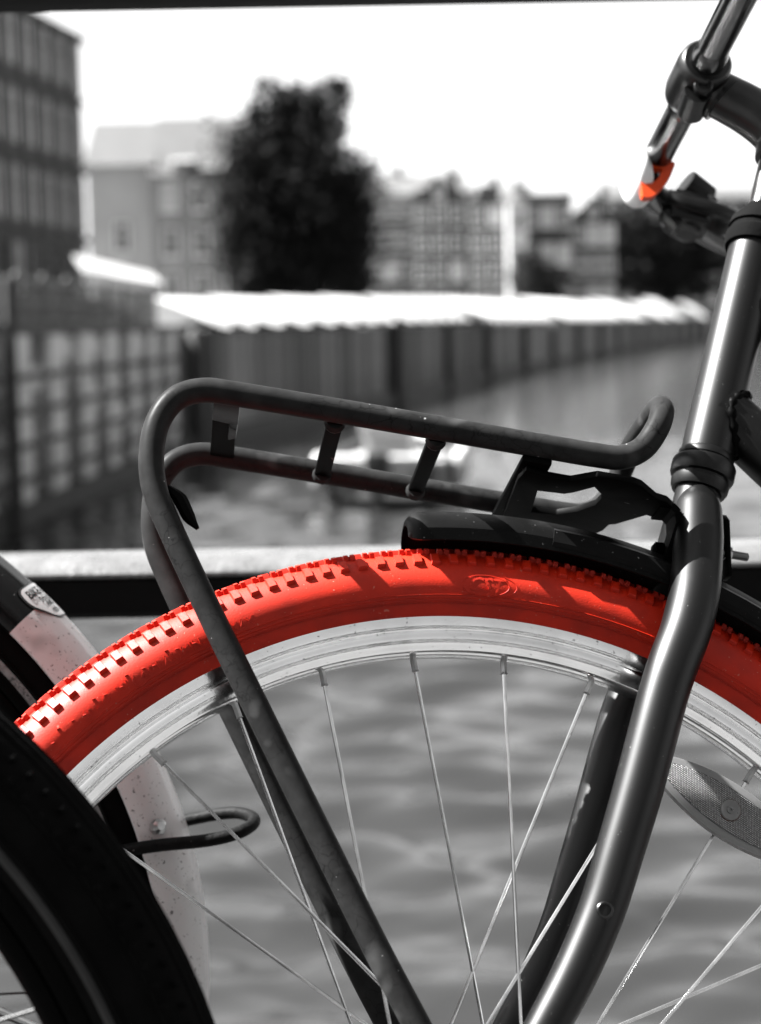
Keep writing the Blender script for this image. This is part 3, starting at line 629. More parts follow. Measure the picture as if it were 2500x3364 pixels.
for ri, (me, sh) in enumerate(rows):
    for k in range(190):
        ang = (k+sh)*PITCH_K; a = ang if ang <= 180 else ang-360
        if ri < 3 and -51 < a < 46:
            put('tread_knob', me, 'red_knob', tyre, rot=(0, R(a+rnd.uniform(-.07, .07)), 0))
        else:
            rot = Matrix.Rotation(R(a), 3, 'Y'); rest.add([rot @ v.co for v in me.vertices], [tuple(p.vertices) for p in me.polygons])
put('tread', rest.mesh('tread', True, 25), 'red_knob', tyre, kind='stuff')
def sidewall_text(body, size, th0, phi0, rise=0.0006, bold=0.0, shear=0.0):
    """lettering moulded on the near sidewall: x runs along the tyre, y across the section"""
    me = text_mesh(body, size, rise, bold, shear)
    for v in me.vertices:
        phi = phi0 - math.degrees(v.co.y/RS); y, r = carcass(phi, v.co.z*1.0+0.0001)
        rr = carcass(phi0)[1]; t = R(th0)+v.co.x/rr; v.co = (r*math.sin(t), y, r*math.cos(t))
    return me
def ellipse_on_wall(th0, phi0, ax, ay, wdt, t0=0, t1=360):
    mb = MB(); vs = []; nn = 48
    for i in range(nn+1):
        a = R(t0+(t1-t0)*i/nn); x, yv = ax*math.cos(a), ay*math.sin(a)
        phi = phi0-math.degrees(yv/RS); y, r = carcass(phi, 0.0003); t = R(th0)+x/carcass(phi0)[1]
        vs.append((r*math.sin(t), y, r*math.cos(t)))
    mb.tube(vs, wdt, 6); return mb
me = sidewall_text('CST', 0.0125, 7.0, 96, 0.00025, 0.0002, 0.25); put('lettering', me, 'red_rubber', tyre)
put('emblem_ring', ellipse_on_wall(7.0, 96, 0.0152, 0.0065, 0.00022, -155, 165), 'red_rubber', tyre)
put('emblem_ring', ellipse_on_wall(7.5, 96, 0.0170, 0.0076, 0.00018, -170, 60), 'red_rubber', tyre)
for body, th, sz in (('MAX', -19.6, 0.0075), ('MIN.', -25.2, 0.0075), ('4.0 BAR)', -29.0, 0.0075), ('PSI (', -33.2, 0.0075), ('40 - 65', -36.7, 0.0075)):
    put('lettering', sidewall_text(body, sz, th, 100, 0.0003, 0.0002), 'red_rubber', tyre)
mb = MB()
for k in range(14):          # moulding pips
    t = R(-44+k*1.45+0.2*math.sin(k*3)); y, r = carcass(92+6*math.sin(k*2.1), 0.0001); mb.box((r*math.sin(t), y, r*math.cos(t)), (0.0022, 0.001, 0.0009), Matrix.Rotation(t+0.3, 3, 'Y'))
put('moulding_pip', mb.mesh('moulding_pip', True, bevel=0.0003), 'red_rubber', tyre)

# rim, nipples, spokes, hub
def rim_profile():
    h = [(-0.0105, 0.3120), (-0.0108, 0.3172), (-0.0122, 0.3179), (-0.0131, 0.3168), (-0.0135, 0.3150), (-0.0135, 0.3105), (-0.0132, 0.3080), (-0.0126, 0.3070), (-0.0110, 0.3066), (-0.0110, 0.3058), (-0.0127, 0.3053),
         (-0.0132, 0.3040), (-0.0133, 0.3020), (-0.0129, 0.2995), (-0.0118, 0.2972), (-0.0104, 0.2958), (-0.0100, 0.2949), (-0.0080, 0.2938), (-0.003, 0.2930)]
    return h + [(-y, r) for y, r in reversed(h)]
mb = MB(); mb.ring(rim_profile(), 0, 360, 256)
rim = part('rim', mb, 'rim', ang=32)
def spoke_set(parent, loc, n, first, r_rim, t_off, y_fl, rad, m, nip_parent=None, pattern=None, visible=None):
    nm = None
    for k in range(n):
        th = R(first+k*360/n); sgn = 1 if (k % 4) in (2, 3) else -1
        P = Vector((r_rim*math.sin(th), 0, r_rim*math.cos(th))); a = th - sgn*math.acos(t_off/r_rim)
        F = Vector((t_off*math.sin(a), (-y_fl if k % 2 else y_fl), t_off*math.cos(a))); d = (F-P).normalized()
        mb = MB(); mb.tube([P, P+d*0.1, F], rad, 8)
        put('spoke', mb, m, parent, loc)
        if nip_parent is not None:
            mb = MB(); q = P-d*0.001
            mb.tube([q, q+d*0.0012, q+d*0.0105, q+d*0.0112, q+d*0.0116], [0.0030, 0.0021, 0.0021, 0.0026, 0.0015], 6)
            put('nipple', mb.mesh('nipple', True, 25), 'nipple', nip_parent)
spoke_set(bike, UP, 32, -1.0, 0.2945, 0.031, 0.030, 0.00112, 'spoke', rim)
mb = MB(); mb.lathe([(-0.048, 0.004), (-0.048, 0.009), (-0.036, 0.012), (-0.034, 0.034), (-0.031, 0.034), (-0.027, 0.016), (0.027, 0.016), (0.031, 0.034), (0.034, 0.034), (0.036, 0.012), (0.048, 0.009), (0.048, 0.004)], (0, 0, 0), (0, 1, 0))
hub = part('hub', mb, 'spoke')
mb = MB(); mb.lathe([(-0.075, 0.0), (-0.075, 0.005), (0.075, 0.005), (0.075, 0.0)], (0, 0, 0), (0, 1, 0), 12)
for s in (-1, 1): mb.lathe([(s*0.062, 0.0), (s*0.062, 0.0085), (s*0.070, 0.0085), (s*0.070, 0.0)], (0, 0, 0), (0, 1, 0), 6)
put('axle_nut', mb, 'steel_bolt', hub)

def rounded(pts, rad, nseg=5):
    out = []; n_ = len(pts)
    for i in range(n_):
        p, a, b = Vector(pts[i]), Vector(pts[i-1]), Vector(pts[(i+1) % n_]); u1 = (a-p).normalized(); u2 = (b-p).normalized()
        r_ = min(rad, (a-p).length*.45, (b-p).length*.45); s0, s1 = p+u1*r_, p+u2*r_
        for k in range(nseg+1): t = k/nseg; out.append(tuple(s0*(1-t)**2+p*2*t*(1-t)+s1*t*t))
    return out
# wheel reflector among the spokes: leaf-shaped clear body with moulded prisms
refl_c = Vector((0.1826, -0.004, 0.1858)); ex = Vector((0.79, 0, -0.613)); ey = Vector((0.613, 0, 0.79)); ez = Vector((0, -1, 0))
def leaf(l, wd, nn=28):
    pts = []
    for i in range(nn): t = -1+2*i/(nn-1); pts.append((t*l, wd*(1-abs(t)**1.9)**0.8))
    for i in range(1, nn-1): t = 1-2*i/(nn-1); pts.append((t*l, -wd*(1-abs(t)**1.9)**0.8))
    return pts
def glassy(name, col, rough, trans):
    m, t, p = new_mat(name); p.inputs['Base Color'].default_value = (*col, 1); p.inputs['Roughness'].default_value = rough
    p.inputs['Transmission Weight'].default_value = trans; p.inputs['IOR'].default_value = 1.49; 
    tc = t.nodes.new('ShaderNodeTexCoord'); nz = t.nodes.new('ShaderNodeTexNoise'); nz.inputs['Scale'].default_value = 260; t.links.new(tc.outputs['Object'], nz.inputs['Vector'])
    mr = t.nodes.new('ShaderNodeMapRange'); mr.inputs[3].default_value = rough; mr.inputs[4].default_value = rough+0.25; t.links.new(nz.outputs['Fac'], mr.inputs[0]); t.links.new(mr.outputs[0], p.inputs['Roughness'])
    return m
M['clear_plastic'] = glassy('clear_plastic', (0.22, 0.22, 0.22), 0.2, 0.35)
M['prism'] = mat('prism', 0.5, rough=0.3, metal=0.0, var=0.5, vscale=700, rvar=0.15)
M['prism_bed'] = mat('prism_bed', 0.06, rough=0.4, var=0.3, vscale=300)
M['prism_rust'] = mat('prism_rust', (0.10, 0.035, 0.02), rough=0.5, var=0.4, vscale=300)
mb = MB(); mb.prism(leaf(0.063, 0.0175), refl_c, ex, ey, ez, 0.007)
refl = part('wheel_reflector', mb, 'clear_plastic', bevel=0.002, label='clear leaf-shaped reflector with moulded prisms')
mb = MB(); mb.prism(leaf(0.054, 0.0125), refl_c+ez*0.0036, ex, ey, ez, 0.0012); put('prism_bed', mb, 'prism_bed', refl)
mb = MB(); st = 0.00115
for i in range(-50, 51):
    for j in range(-14, 15):
        x = (i+(0.5 if j % 2 else 0))*st; y = j*st*0.9; t = x/0.0535
        if abs(t) < 1 and abs(y) < 0.0122*(1-abs(t)**1.9)**0.8 and (x*x+y*y) > 0.0062**2:
            c = refl_c+ez*0.0042+ex*x+ey*y; q = [c+ex*(0.00052*math.cos(R(a)))+ey*(0.00052*math.sin(R(a))) for a in (30, 150, 270)]
            mb.add(q+[c+ez*0.0006+ex*rnd.uniform(-.0001, .0001)], [(0, 1, 3), (1, 2, 3), (2, 0, 3)])
put('prism', mb.mesh('prism', False), 'prism', refl, kind='stuff')
mb = MB(); mb.lathe([(0, 0.0064), (0.0016, 0.0064), (0.0020, 0.0058), (0.0014, 0.005), (0.0012, 0.0022), (0.0020, 0.0020), (0.0020, 0.001), (0.0012, 0.0009), (0.0012, 0)], refl_c+ez*0.0035, ez)
put('screw_boss', mb, 'clear_plastic', refl)
mb = MB(); mb.ring([(-0.0001, 0.0063), (-0.0001, 0.0071), (-0.0012, 0.0067)], 0, 250, 40)
o = put('rust_ring', mb, 'prism_rust', refl, tuple(refl_c+ez*0.0036))

# fork, steerer and headset
AX = Vector((0.3461, 0, 0.9382)); A0 = Vector((0.2042, 0, 0.4231))           # steering axis
fpts = [(0.1930, -0.0050, 0.3930), (0.1912, -0.0090, 0.3880), (0.1880, -0.0135, 0.3790), (0.1815, -0.0240, 0.3563), (0.1732, -0.0360, 0.3314), (0.1655, -0.0450, 0.3110), (0.1558, -0.0510, 0.2893), (0.1444, -0.0545, 0.2687), (0.1343, -0.0550, 0.2470), (0.1139, -0.055, 0.1968),
        (0.0968, -0.055, 0.1577), (0.0829, -0.055, 0.1270), (0.0653, -0.055, 0.0964), (0.0471, -0.055, 0.0700), (0.022, -0.055, 0.036), (0.002, -0.055, 0.008)]
fr = [0.0060, 0.0118, 0.0152, 0.0160, 0.0159, 0.0157, 0.0155, 0.0153, 0.0150, 0.0147, 0.0140, 0.0135, 0.0130, 0.0123, 0.011, 0.009]
for s in (1, -1):
    pth = smooth_path([(x, y*s, z) for x, y, z in fpts], 6); mb = MB(); mb.tube(pth, lerp_list(fr, len(pth)), 28)
    leg = part('fork_leg', mb, 'fork')
    mb = MB(); mb.prism([(-0.012, -0.014), (0.012, -0.014), (0.016, 0.02), (-0.006, 0.02)], (0.002, -0.055*s, 0.002), Vector((1, 0, 0)), Vector((0, 0, 1)), Vector((0, 1, 0)), 0.006)
    put('dropout', mb.mesh('dropout', True, bevel=0.001), 'fork', leg)
    if s > 0:    # threaded eyelet on the near leg
        e0 = Vector((0.0815, -0.0655, 0.1255)); ed = Vector((-0.05, -1, 0.02))
        mb = MB(); mb.lathe([(0, 0.0053), (0.0028, 0.0049), (0.0034, 0.0042), (0.0034, 0.0034), (0.0012, 0.0032), (0.0010, 0)], e0, ed, 24); put('eyelet', mb, 'stem', leg)
mb = MB(); mb.lathe([(-0.078, 0.0), (-0.078, 0.011), (-0.06, 0.0148), (-0.022, 0.0150), (-0.02, 0.0150), (0.19, 0.0140), (0.19, 0)], A0, AX)
part('steerer', mb, 'fork')
mb = MB(); mb.lathe([(-0.0290, 0.0155), (-0.0290, 0.0176), (-0.0262, 0.0190), (-0.0222, 0.0194), (-0.0214, 0.0182), (-0.0196, 0.0182), (-0.0190, 0.0205), (-0.0170, 0.0213), (-0.0095, 0.0213), (-0.0078, 0.0205), (-0.0072, 0.0180), (-0.0062, 0.0180), (-0.0056, 0.0186), (-0.002, 0.0186), (-0.001, 0.0178)], A0, AX, 48)
part('headset_cup', mb, 'fork')
mb = MB(); mb.lathe([(0.160, 0.0178), (0.160, 0.0205), (0.166, 0.0218), (0.170, 0.0218), (0.172, 0.0195), (0.175, 0.0195), (0.176, 0.0212), (0.182, 0.0205), (0.188, 0.016), (0.194, 0.0125), (0.194, 0.0)], A0, AX, 48)
part('headset_cup', mb, 'black_rubber')
mb = MB(); mb.lathe([(-0.006, 0.0165), (-0.006, 0.0175), (0.16, 0.0178), (0.161, 0.0165)], A0, AX, 48); htube = part('head_tube', mb, 'fork')
# frame behind the head tube
def frame_tube(name, a, b, ra, rb=None, m='fork'):
    mb = MB(); mb.tube([Vector(a), (Vector(a)+Vector(b))/2, Vector(b)], [ra, ((ra+(rb or ra))/2), rb or ra], 28); return part(name, mb, m)
BBK = (0.66, 0, -0.065); SEATL = (0.50+0.30, 0, 0.42)
frame_tube('down_tube', A0+AX*0.035, BBK, 0.0190)
frame_tube('top_tube', A0+AX*0.115, (0.74, 0, 0.22), 0.016)
frame_tube('seat_tube', BBK, SEATL, 0.0165)
for s in (-1, 1):
    frame_tube('chain_stay', (BBK[0], 0.03*s, BBK[2]), (1.06, 0.062*s, 0), 0.010)
    frame_tube('seat_stay', (0.762, 0.02*s, 0.30), (1.06, 0.062*s, 0), 0.008)
mb = MB()
dt0 = A0+AX*0.035; dtd = (Vector(BBK)-dt0).normalized(); dn = dtd.cross(Vector((0, 1, 0))).normalized(); wp = []; wr = []
for k in range(60):      # lumpy weld bead where the down tube meets the head tube
    t = 2*math.pi*k/60; base_ = dt0+dn*(0.0195*math.cos(t))+Vector((0, 1, 0))*(0.0172*math.sin(t)); best = 0.0
    for q_ in range(60):
        p_ = base_+dtd*(q_*0.001); h_ = (p_-A0).dot(AX); rr_ = (p_-A0-AX*h_).length
        if rr_ < 0.0180: best = q_*0.001
    wp.append(base_+dtd*best); wr.append(0.0028+0.0009*math.sin(k*2.1)+0.0004*rnd.random())
mb.tube(wp, wr, 8, closed=True)
put('weld_bead', mb.mesh('weld_bead', True, 80), 'black_metal', htube)
frame_tube('seat_post', (0.79, 0, 0.39), (0.83, 0, 0.52), 0.0128, m='chrome')
mb = MB(); 
for (x, wd, h) in ((0.72, 0.02, 0.0),): pass
sp = [(0.70, 0.014, 0.535), (0.76, 0.026, 0.548), (0.84, 0.055, 0.55), (0.91, 0.085, 0.555), (0.95, 0.07, 0.55)]
vs = []; fs = []; nn = 14
for (x, wd, z) in sp:
    for k in range(nn):
        a = 2*math.pi*k/nn; vs.append((x, wd*math.cos(a), z+0.028*math.sin(a)-0.02*abs(math.cos(a))))
for i in range(len(sp)-1):
    for k in range(nn): fs.append((i*nn+k, i*nn+(k+1) % nn, (i+1)*nn+(k+1) % nn, (i+1)*nn+k))
fs += [tuple(range(nn)), tuple(range(4*nn, 5*nn))]; mb.add(vs, fs); part('saddle', mb, 'black_plastic', ang=60)
mb = MB(); mb.lathe([(-0.07, 0.0), (-0.07, 0.012), (-0.05, 0.012), (-0.05, 0.095), (-0.046, 0.095), (-0.046, 0.02), (0.05, 0.02), (0.07, 0.012), (0.07, 0)], BBK, (0, 1, 0), 48)
mb.tube([(0.66, -0.062, -0.065), (0.74, -0.064, -0.215)], 0.010, 12); mb.tube([(0.66, 0.062, -0.065), (0.58, 0.064, 0.085)], 0.010, 12)
mb.box((0.74, -0.11, -0.215), (0.09, 0.07, 0.02)); mb.box((0.58, 0.11, 0.085), (0.09, 0.07, 0.02)); part('crankset', mb, 'stem')
def plain_wheel(parent, c, m_tyre, RCs=0.336, RSs=0.0245, ridges=True, m_rim='rim', loc0=UP, spokes=32, first=3.0, stripe=None, line=False):
    """a complete wheel whose axle lies along local y, hub at c"""
    loc = tuple(Vector(c)+Vector(loc0))
    pr = [(RSs*math.sin(R(p)), RCs+RSs*math.cos(R(p))) for p in range(-135, 136, 9)]
    mb = MB(); mb.ring(pr, 0, 360, 160, closed_prof=False); ty = put('tyre', mb, m_tyre, parent, loc)
    if ridges:
        mb = MB()
        for p, hgt in ((-20, .0012), (-8, .0012), (8, .0012), (20, .0012), (-62, .0010), (62, .0010), (-100, 0.0016), (100, 0.0016)):
            y, r = (RSs+hgt*.4)*math.sin(R(p)), RCs+(RSs+hgt*.4)*math.cos(R(p))
            mb.ring([(y-0.0016, r-0.0005), (y, r+hgt*.6), (y+0.0016, r-0.0005), (y, r-0.002)], 0, 360, 128)
        put('tread_ridge', mb, m_tyre, ty)
    if line:
        y, r = RSs*math.sin(R(-112)), RCs+RSs*math.cos(R(-112)); mb = MB(); mb.ring([(y-0.0012, r-0.0022), (y-0.0022, r), (y-0.0012, r+0.0022), (y+0.001, r)], 0, 360, 160); put('sidewall_line', mb, 'grey_line', ty)
        mb = MB()
        for k in range(420):
            t = R(k*360/420); p_ = R(-40 if k % 2 else -62); y, r = RSs*math.sin(p_), RCs+RSs*math.cos(p_); mb.box((r*math.sin(t), y, r*math.cos(t)), (0.0028, 0.010, 0.002), Matrix.Rotation(t, 3, 'Y') @ Matrix.Rotation(p_, 3, 'X'))
        put('tread_block', mb.mesh('tread_block', True, bevel=0.0004), m_tyre, ty, kind='stuff')
    if stripe:
        a, b = stripe; st_ = []
        for p in (a, (a+b)/2, b): st_.append(((RSs+0.0005)*math.sin(R(p)), RCs+(RSs+0.0005)*math.cos(R(p))))
        mb = MB(); mb.ring(st_, 0, 360, 160, closed_prof=False); put('reflective_stripe', mb, 'worn_stripe', ty)
    mb = MB(); mb.ring(rim_profile(), 0, 360, 128); put('rim', mb, m_rim, parent, loc)
    spoke_set(parent, loc, spokes, first, 0.2945, 0.031, 0.03, 0.00095, 'stem')
    mb = MB(); mb.lathe([(-0.065, 0.0), (-0.065, 0.006), (-0.046, 0.006), (-0.036, 0.012), (-0.034, 0.034), (-0.031, 0.034), (-0.027, 0.018), (0.027, 0.018), (0.031, 0.034), (0.034, 0.034), (0.036, 0.012), (0.046, 0.006), (0.065, 0.006), (0.065, 0)], (0, 0, 0), (0, 1, 0))
    put('hub', mb, 'spoke', parent, loc); return ty
plain_wheel(bike, (1.06, 0, 0), 'black_rubber')

# front mudguard: moulded channel over the tyre, blunt nose
def guard_prof(sc_y, dr, th=0.0016):
    o = [(-0.0270, 0.3615), (-0.0282, 0.3690), (-0.0262, 0.3745), (-0.0170, 0.3832), (-0.0085, 0.3862), (0, 0.3870)]
    o = o+[(-y, r) for y, r in reversed(o[:-1])]
    i = [(y*0.93, r-th if abs(y) < 0.02 else r) for y, r in reversed(o)]
    return [(y*sc_y, r+dr) for y, r in o+i]
mb = MB(); vs = []; fs = []; a0, a1, ns = -0.6, 72.0, 120; m_ = len(guard_prof(1, 0))
angs = [a0+0.0, a0+0.10, a0+0.30, a0+0.65, a0+1.2, a0+2.0]+[a0+2.0+(a1-a0-2.0)*i/ns for i in range(1, ns+1)]
for a in angs:
    e = a-a0; k = min(1, e/1.3); rd = math.sqrt(max(0, 1-(1-k)**2)); s, c = math.sin(R(a)), math.cos(R(a))
    for (y, r) in guard_prof(0.62+0.38*rd, 0):
        rr = 0.3725+(r-0.3725)*(0.45+0.55*rd); vs.append((rr*s, y, rr*c))
for i in range(len(angs)-1):
    for k in range(m_): fs.append((i*m_+k, i*m_+(k+1) % m_, (i+1)*m_+(k+1) % m_, (i+1)*m_+k))
fs += [tuple(range(m_)), tuple(range((len(angs)-1)*m_, len(angs)*m_))]
mb.add(vs, fs); guard = part('mudguard', mb, 'fender', ang=28)
mb = MB()      # raised side band of the guard towards the fork
mb.ring([(-0.0278, 0.3640), (-0.0296, 0.3665), (-0.0288, 0.3745), (-0.0250, 0.3770)], 13.5, 72, 90); put('side_band', mb, 'fender', guard)
mb = MB(); mb.ring([(0.0, 0.3868), (-0.0030, 0.3885), (0.0030, 0.3885)], 17, 72, 80); put('centre_rib', mb, 'fender', guard)

# front carrier: bent tube frame, rungs, strap, fork plate
near = [(-0.0050, 0.0180), (-0.0256, 0.0654), (-0.0475, 0.1136), (-0.0743, 0.1763), (-0.1054, 0.2496), (-0.1319, 0.3126), (-0.1528, 0.3650), (-0.1612, 0.3900), (-0.1626, 0.4119), (-0.1583, 0.4330), (-0.1470, 0.4486), (-0.1300, 0.4540),
        (-0.1076, 0.4506), (-0.04, 0.4366), (0.0278, 0.4221), (0.0800, 0.4108), (0.1136, 0.4037), (0.1290, 0.4020), (0.1432, 0.4075), (0.1542, 0.4205)]
HW = 0.0545
ptsn = [(x, -HW, z) for x, z in near]
bow = [(0.1605, -0.0500, 0.4330), (0.1640, -0.0370, 0.4420), (0.1655, -0.0180, 0.4452), (0.1655, 0.0, 0.4455)]
rackpath = ptsn + bow + [(x, -y, z) for x, y, z in reversed(bow[:-1])] + [(x, -y, z) for x, y, z in reversed(ptsn)]
mb = MB(); mb.tube(smooth_path(rackpath, 6), 0.0078, 24)
carrier = part('front_carrier', mb, 'rack', ang=60, label='bent-tube front carrier with crackled dark paint')
rd = Vector((0.9776, 0, -0.2107)); rn = Vector((0.2107, 0, 0.9776)); rp = Vector((-0.1076, 0, 0.4500)); YV = Vector((0, 1, 0))
def rung(x, wd, th, name='rung', off=-0.003, m='black_metal', w2=None, skew=0.0):
    w2 = w2 or wd
    mb = MB(); c = rp+rd*x+rn*off
    poly = [(-wd/2, -HW), (wd/2, -HW), (w2/2+skew, HW), (-w2/2+skew, HW)]
    mb.prism(poly, c, rd, YV, rn, th); return put(name, mb.mesh(name, True, bevel=0.0012), m, carrier)
rung(0.061, 0.0105, 0.006); rung(0.125, 0.0102, 0.006)
rung(-0.0075, 0.0160, 0.0035, 'strap', -0.001)
mb = MB()      # clip on the strap
c = rp+rd*(-0.0075)+rn*(-0.004)
mb.prism([(-0.0072, -0.050), (0.0088, -0.050), (0.0088, -0.022), (0.0070, -0.020), (-0.0075, -0.022)], c, rd, YV, rn, 0.004)
mb.prism([(0.0035, -0.018), (0.0085, -0.014), (0.0085, 0.000), (0.0045, 0.004), (0.0035, 0.004)], c, rd, YV, rn, 0.006)
put('clip', mb.mesh('clip', True, bevel=0.0008), 'black_plastic', carrier)
for s in (-1, 1):
    for xx in (0.061, 0.125):
        mb = MB(); mb.lathe([(-0.004, 0.0), (-0.004, 0.0055), (0.0, 0.0068), (0.003, 0.005), (0.003, 0)], rp+rd*xx+YV*(s*(HW-0.008))+rn*(-0.004), YV*s, 12)
        put('weld', mb, 'rack', carrier)
rung(0.1885, 0.0190, 0.0045, 'rung', -0.0085, w2=0.018, skew=0.0)
# plate in the carrier plane running back to the fork
ply = [(0.1986, -0.0449), (0.212, -0.0447), (0.2257, -0.060), (0.2308, -0.0600), (0.2487, -0.0600), (0.2548, -0.0570), (0.2685, -0.041), (0.2761, -0.0385), (0.282, -0.0313), (0.2804, -0.006), (0.271, -0.0096), (0.257, 0.0161), (0.2533, 0.0189), (0.2522, 0.0319), (0.2468, 0.0464),
       (0.233, 0.0448), (0.2176, 0.0431), (0.1952, 0.0459), (0.185, 0.0400), (0.1810, -0.033), (0.1830, -0.0500)]
hol = [(0.1968, -0.0195), (0.2136, -0.0217), (0.2185, -0.0267), (0.2286, -0.0419), (0.2351, -0.0323), (0.237, -0.0246), (0.2362, -0.0119), (0.2282, 0.0048), (0.2169, 0.0169), (0.2007, 0.0196)]
mb = MB(); mb.prism(ply, rp+rn*(-0.0130), rd, YV, rn, 0.0045, hole=hol)
plate = put('fork_plate', mb.mesh('fork_plate', True, bevel=0.001), 'black_metal', carrier)
mb = MB()      # tab of the plate folded down to the fork crown
q = [Vector(v) for v in ((0.1585, -0.018, 0.3785), (0.1660, -0.018, 0.3775), (0.1695, -0.017, 0.3735), (0.1695, -0.016, 0.3660), (0.1645, -0.014, 0.3540), (0.1600, -0.012, 0.3440))]
for i in range(len(q)-1):
    a, b = q[i], q[i+1]; d = (b-a).normalized(); nn_ = d.cross(YV).normalized()
    wd = 0.024-0.001*i; vs = []
    for p_ in (a-d*0.0004, b+d*0.0004):
        for sy, sn in ((-1, -1), (1, -1), (1, 1), (-1, 1)): vs.append(p_+YV*(sy*wd/2)+nn_*(sn*0.0022))
    mb.add(vs, [(0, 1, 2, 3), (4, 7, 6, 5), (0, 4, 5, 1), (1, 5, 6, 2), (2, 6, 7, 3), (3, 7, 4, 0)])
put('plate_tab', mb.mesh('plate_tab', True, 50), 'black_metal', carrier)
mb = MB(); p0 = Vector((0.1620, -0.008, 0.3520)); mb.lathe([(0, 0), (0, 0.0075), (0.006, 0.0075), (0.007, 0.006), (0.007, 0)], p0, (-1, 0, 0.15), 6); mb.tube([p0, p0+Vector((0.03, 0, -0.004))], 0.003, 10)
put('mounting_bolt', mb, 'black_metal', carrier)
mb = MB()      # bracket and threaded stud behind the fork crown
mb.prism([(-0.006, -0.022), (0.006, -0.022), (0.007, 0.016), (0, 0.022), (-0.007, 0.016)], (0.2075, 0, 0.358), Vector((0, 1, 0)), Vector((0.1, 0, 1)).normalized(), Vector((1, 0, -0.1)).normalized(), 0.003)
br = part('brake_bridge', mb, 'black_metal', bevel=0.0006)
mb = MB(); s0 = Vector((0.200, 0.0, 0.3545)); sd = Vector((0.98, 0, -0.20)); pr = [(0, 0.0), (0, 0.003)]
mb.lathe([(0.006, 0), (0.006, 0.0048), (0.0105, 0.0048), (0.0105, 0)], s0, sd, 6)
for k in range(16): pr += [(0.0105+k*0.0007, 0.0025), (0.0105+k*0.0007+0.00035, 0.0030)]
pr += [(0.0222, 0.0022), (0.0222, 0)]; mb.lathe(pr, s0, sd, 16); put('threaded_stud', mb.mesh('threaded_stud', True, 25), 'steel_bolt', br)
mb = MB(); mb.tube(smooth_path([(-0.1535, -0.049, 0.3935), (-0.1465, -0.050, 0.3850), (-0.1415, -0.051, 0.3730), (-0.1365, -0.051, 0.3655)], 4), lerp_list([0.0015, 0.0038, 0.0034, 0.001], 13), 7, flat=1.2); put('tape_scrap', mb, 'black_metal', carrier)

# handlebar, stem and what is clamped on
CL = Vector((0.2383, 0, 0.7120))
barp = [(0.2383, -0.112, 0.712), (0.2395, -0.135, 0.712), (0.2500, -0.165, 0.7115), (0.289, -0.203, 0.710), (0.339, -0.240, 0.706), (0.43, -0.278, 0.700), (0.52, -0.292, 0.695)]
bp = [(0.2383, 0, 0.712), (0.2383, -0.06, 0.712)]+barp; pth = smooth_path(bp, 8)
full = [Vector((p.x, -p.y, p.z)) for p in reversed(pth[1:])]+pth
mb = MB(); mb.tube(full, 0.0113, 28); bar = part('handlebar', mb, 'chrome')
mb = MB(); mb.tube([(0.2383, -0.040, 0.712), (0.2383, -0.034, 0.712), (0.2383, 0.034, 0.712), (0.2383, 0.040, 0.712)], [0.0114, 0.0127, 0.0127, 0.0114], 28); put('bar_sleeve', mb, 'chrome', bar)
for s in (-1, 1):
    mb = MB(); mb.tube([(0.43, 0.278*s, 0.700), (0.47, 0.286*s, 0.698), (0.53, 0.293*s, 0.6945)], [0.0155, 0.0165, 0.0155], 20); put('grip', mb, 'black_rubber', bar)
ELB = A0+AX*0.258
mb = MB(); mb.tube([A0+AX*0.18, A0+AX*0.25], 0.0112, 28); mb2 = mb; stm = part('stem', mb, 'chrome')
mb = MB(); ext = smooth_path([A0+AX*0.236, A0+AX*0.250, ELB+Vector((-0.004, 0, 0.004)), ELB+Vector((-0.02, 0, 0.020)), CL+Vector((0.009, 0, -0.010))], 6)
mb.tube(ext, lerp_list([0.0145, 0.0170, 0.0180, 0.0175, 0.0165], len(ext)), 28); put('stem_arm', mb, 'stem', stm)
mb = MB(); mb.lathe([(-0.0235, 0.0118), (-0.0235, 0.0165), (-0.0215, 0.0185), (-0.014, 0.0198), (0.014, 0.0198), (0.0215, 0.0185), (0.0235, 0.0165), (0.0235, 0.0118)], CL, (0, 1, 0), 48)
mb.tube([CL+Vector((-0.006, -0.013, -0.018)), CL+Vector((-0.004, 0.013, -0.019))], 0.010, 20)
put('bar_clamp', mb, 'stem', stm)
mb = MB(); mb.lathe([(-0.004, 0), (-0.004, 0.0068), (0.0015, 0.0068), (0.0024, 0.0058), (0.0024, 0.0034), (0.0004, 0.0030), (0.0004, 0)], CL+Vector((-0.0045, -0.0195, -0.0185)), Vector((-0.25, -1, -0.15)), 24); put('clamp_bolt', mb, 'black_plastic', stm)
mb = MB(); mb.lathe([(0, 0), (0, 0.0180), (0.0030, 0.0183), (0.0030, 0)], CL+Vector((0.0145, 0, -0.0150)), Vector((0.69, 0, -0.72)), 32); put('clamp_gap', mb, 'black_plastic', stm)
# little lamp on its strap where the far side of the bar bends back
mb = MB(); mb.lathe([(-0.003, 0.0), (-0.003, 0.0210), (0.000, 0.0235), (0.005, 0.0235), (0.009, 0.0210), (0.0120, 0.0140), (0.0132, 0.007), (0.0134, 0)], Vector((0.2260, 0.121, 0.7015)), Vector((-1, -0.06, -0.10)), 36)
lamp = part('front_lamp', mb, 'white_plastic', label='small white lamp held by an orange strap')
orp = [(0.2212, 0.7085), (0.2330, 0.7062), (0.2515, 0.7055), (0.2440, 0.6900), (0.2290, 0.6752), (0.2205, 0.6735)]
orh = [(0.2268, 0.7010), (0.2400, 0.6990), (0.2350, 0.6905), (0.2272, 0.6850)]
mb = MB(); mb.prism(rounded(orp, 0.0050, 5), (0, 0.1065, 0), Vector((1, 0, 0)), Vector((0, 0, 1)), Vector((0, 1, 0)), 0.007, hole=rounded(orh, 0.0025, 4))
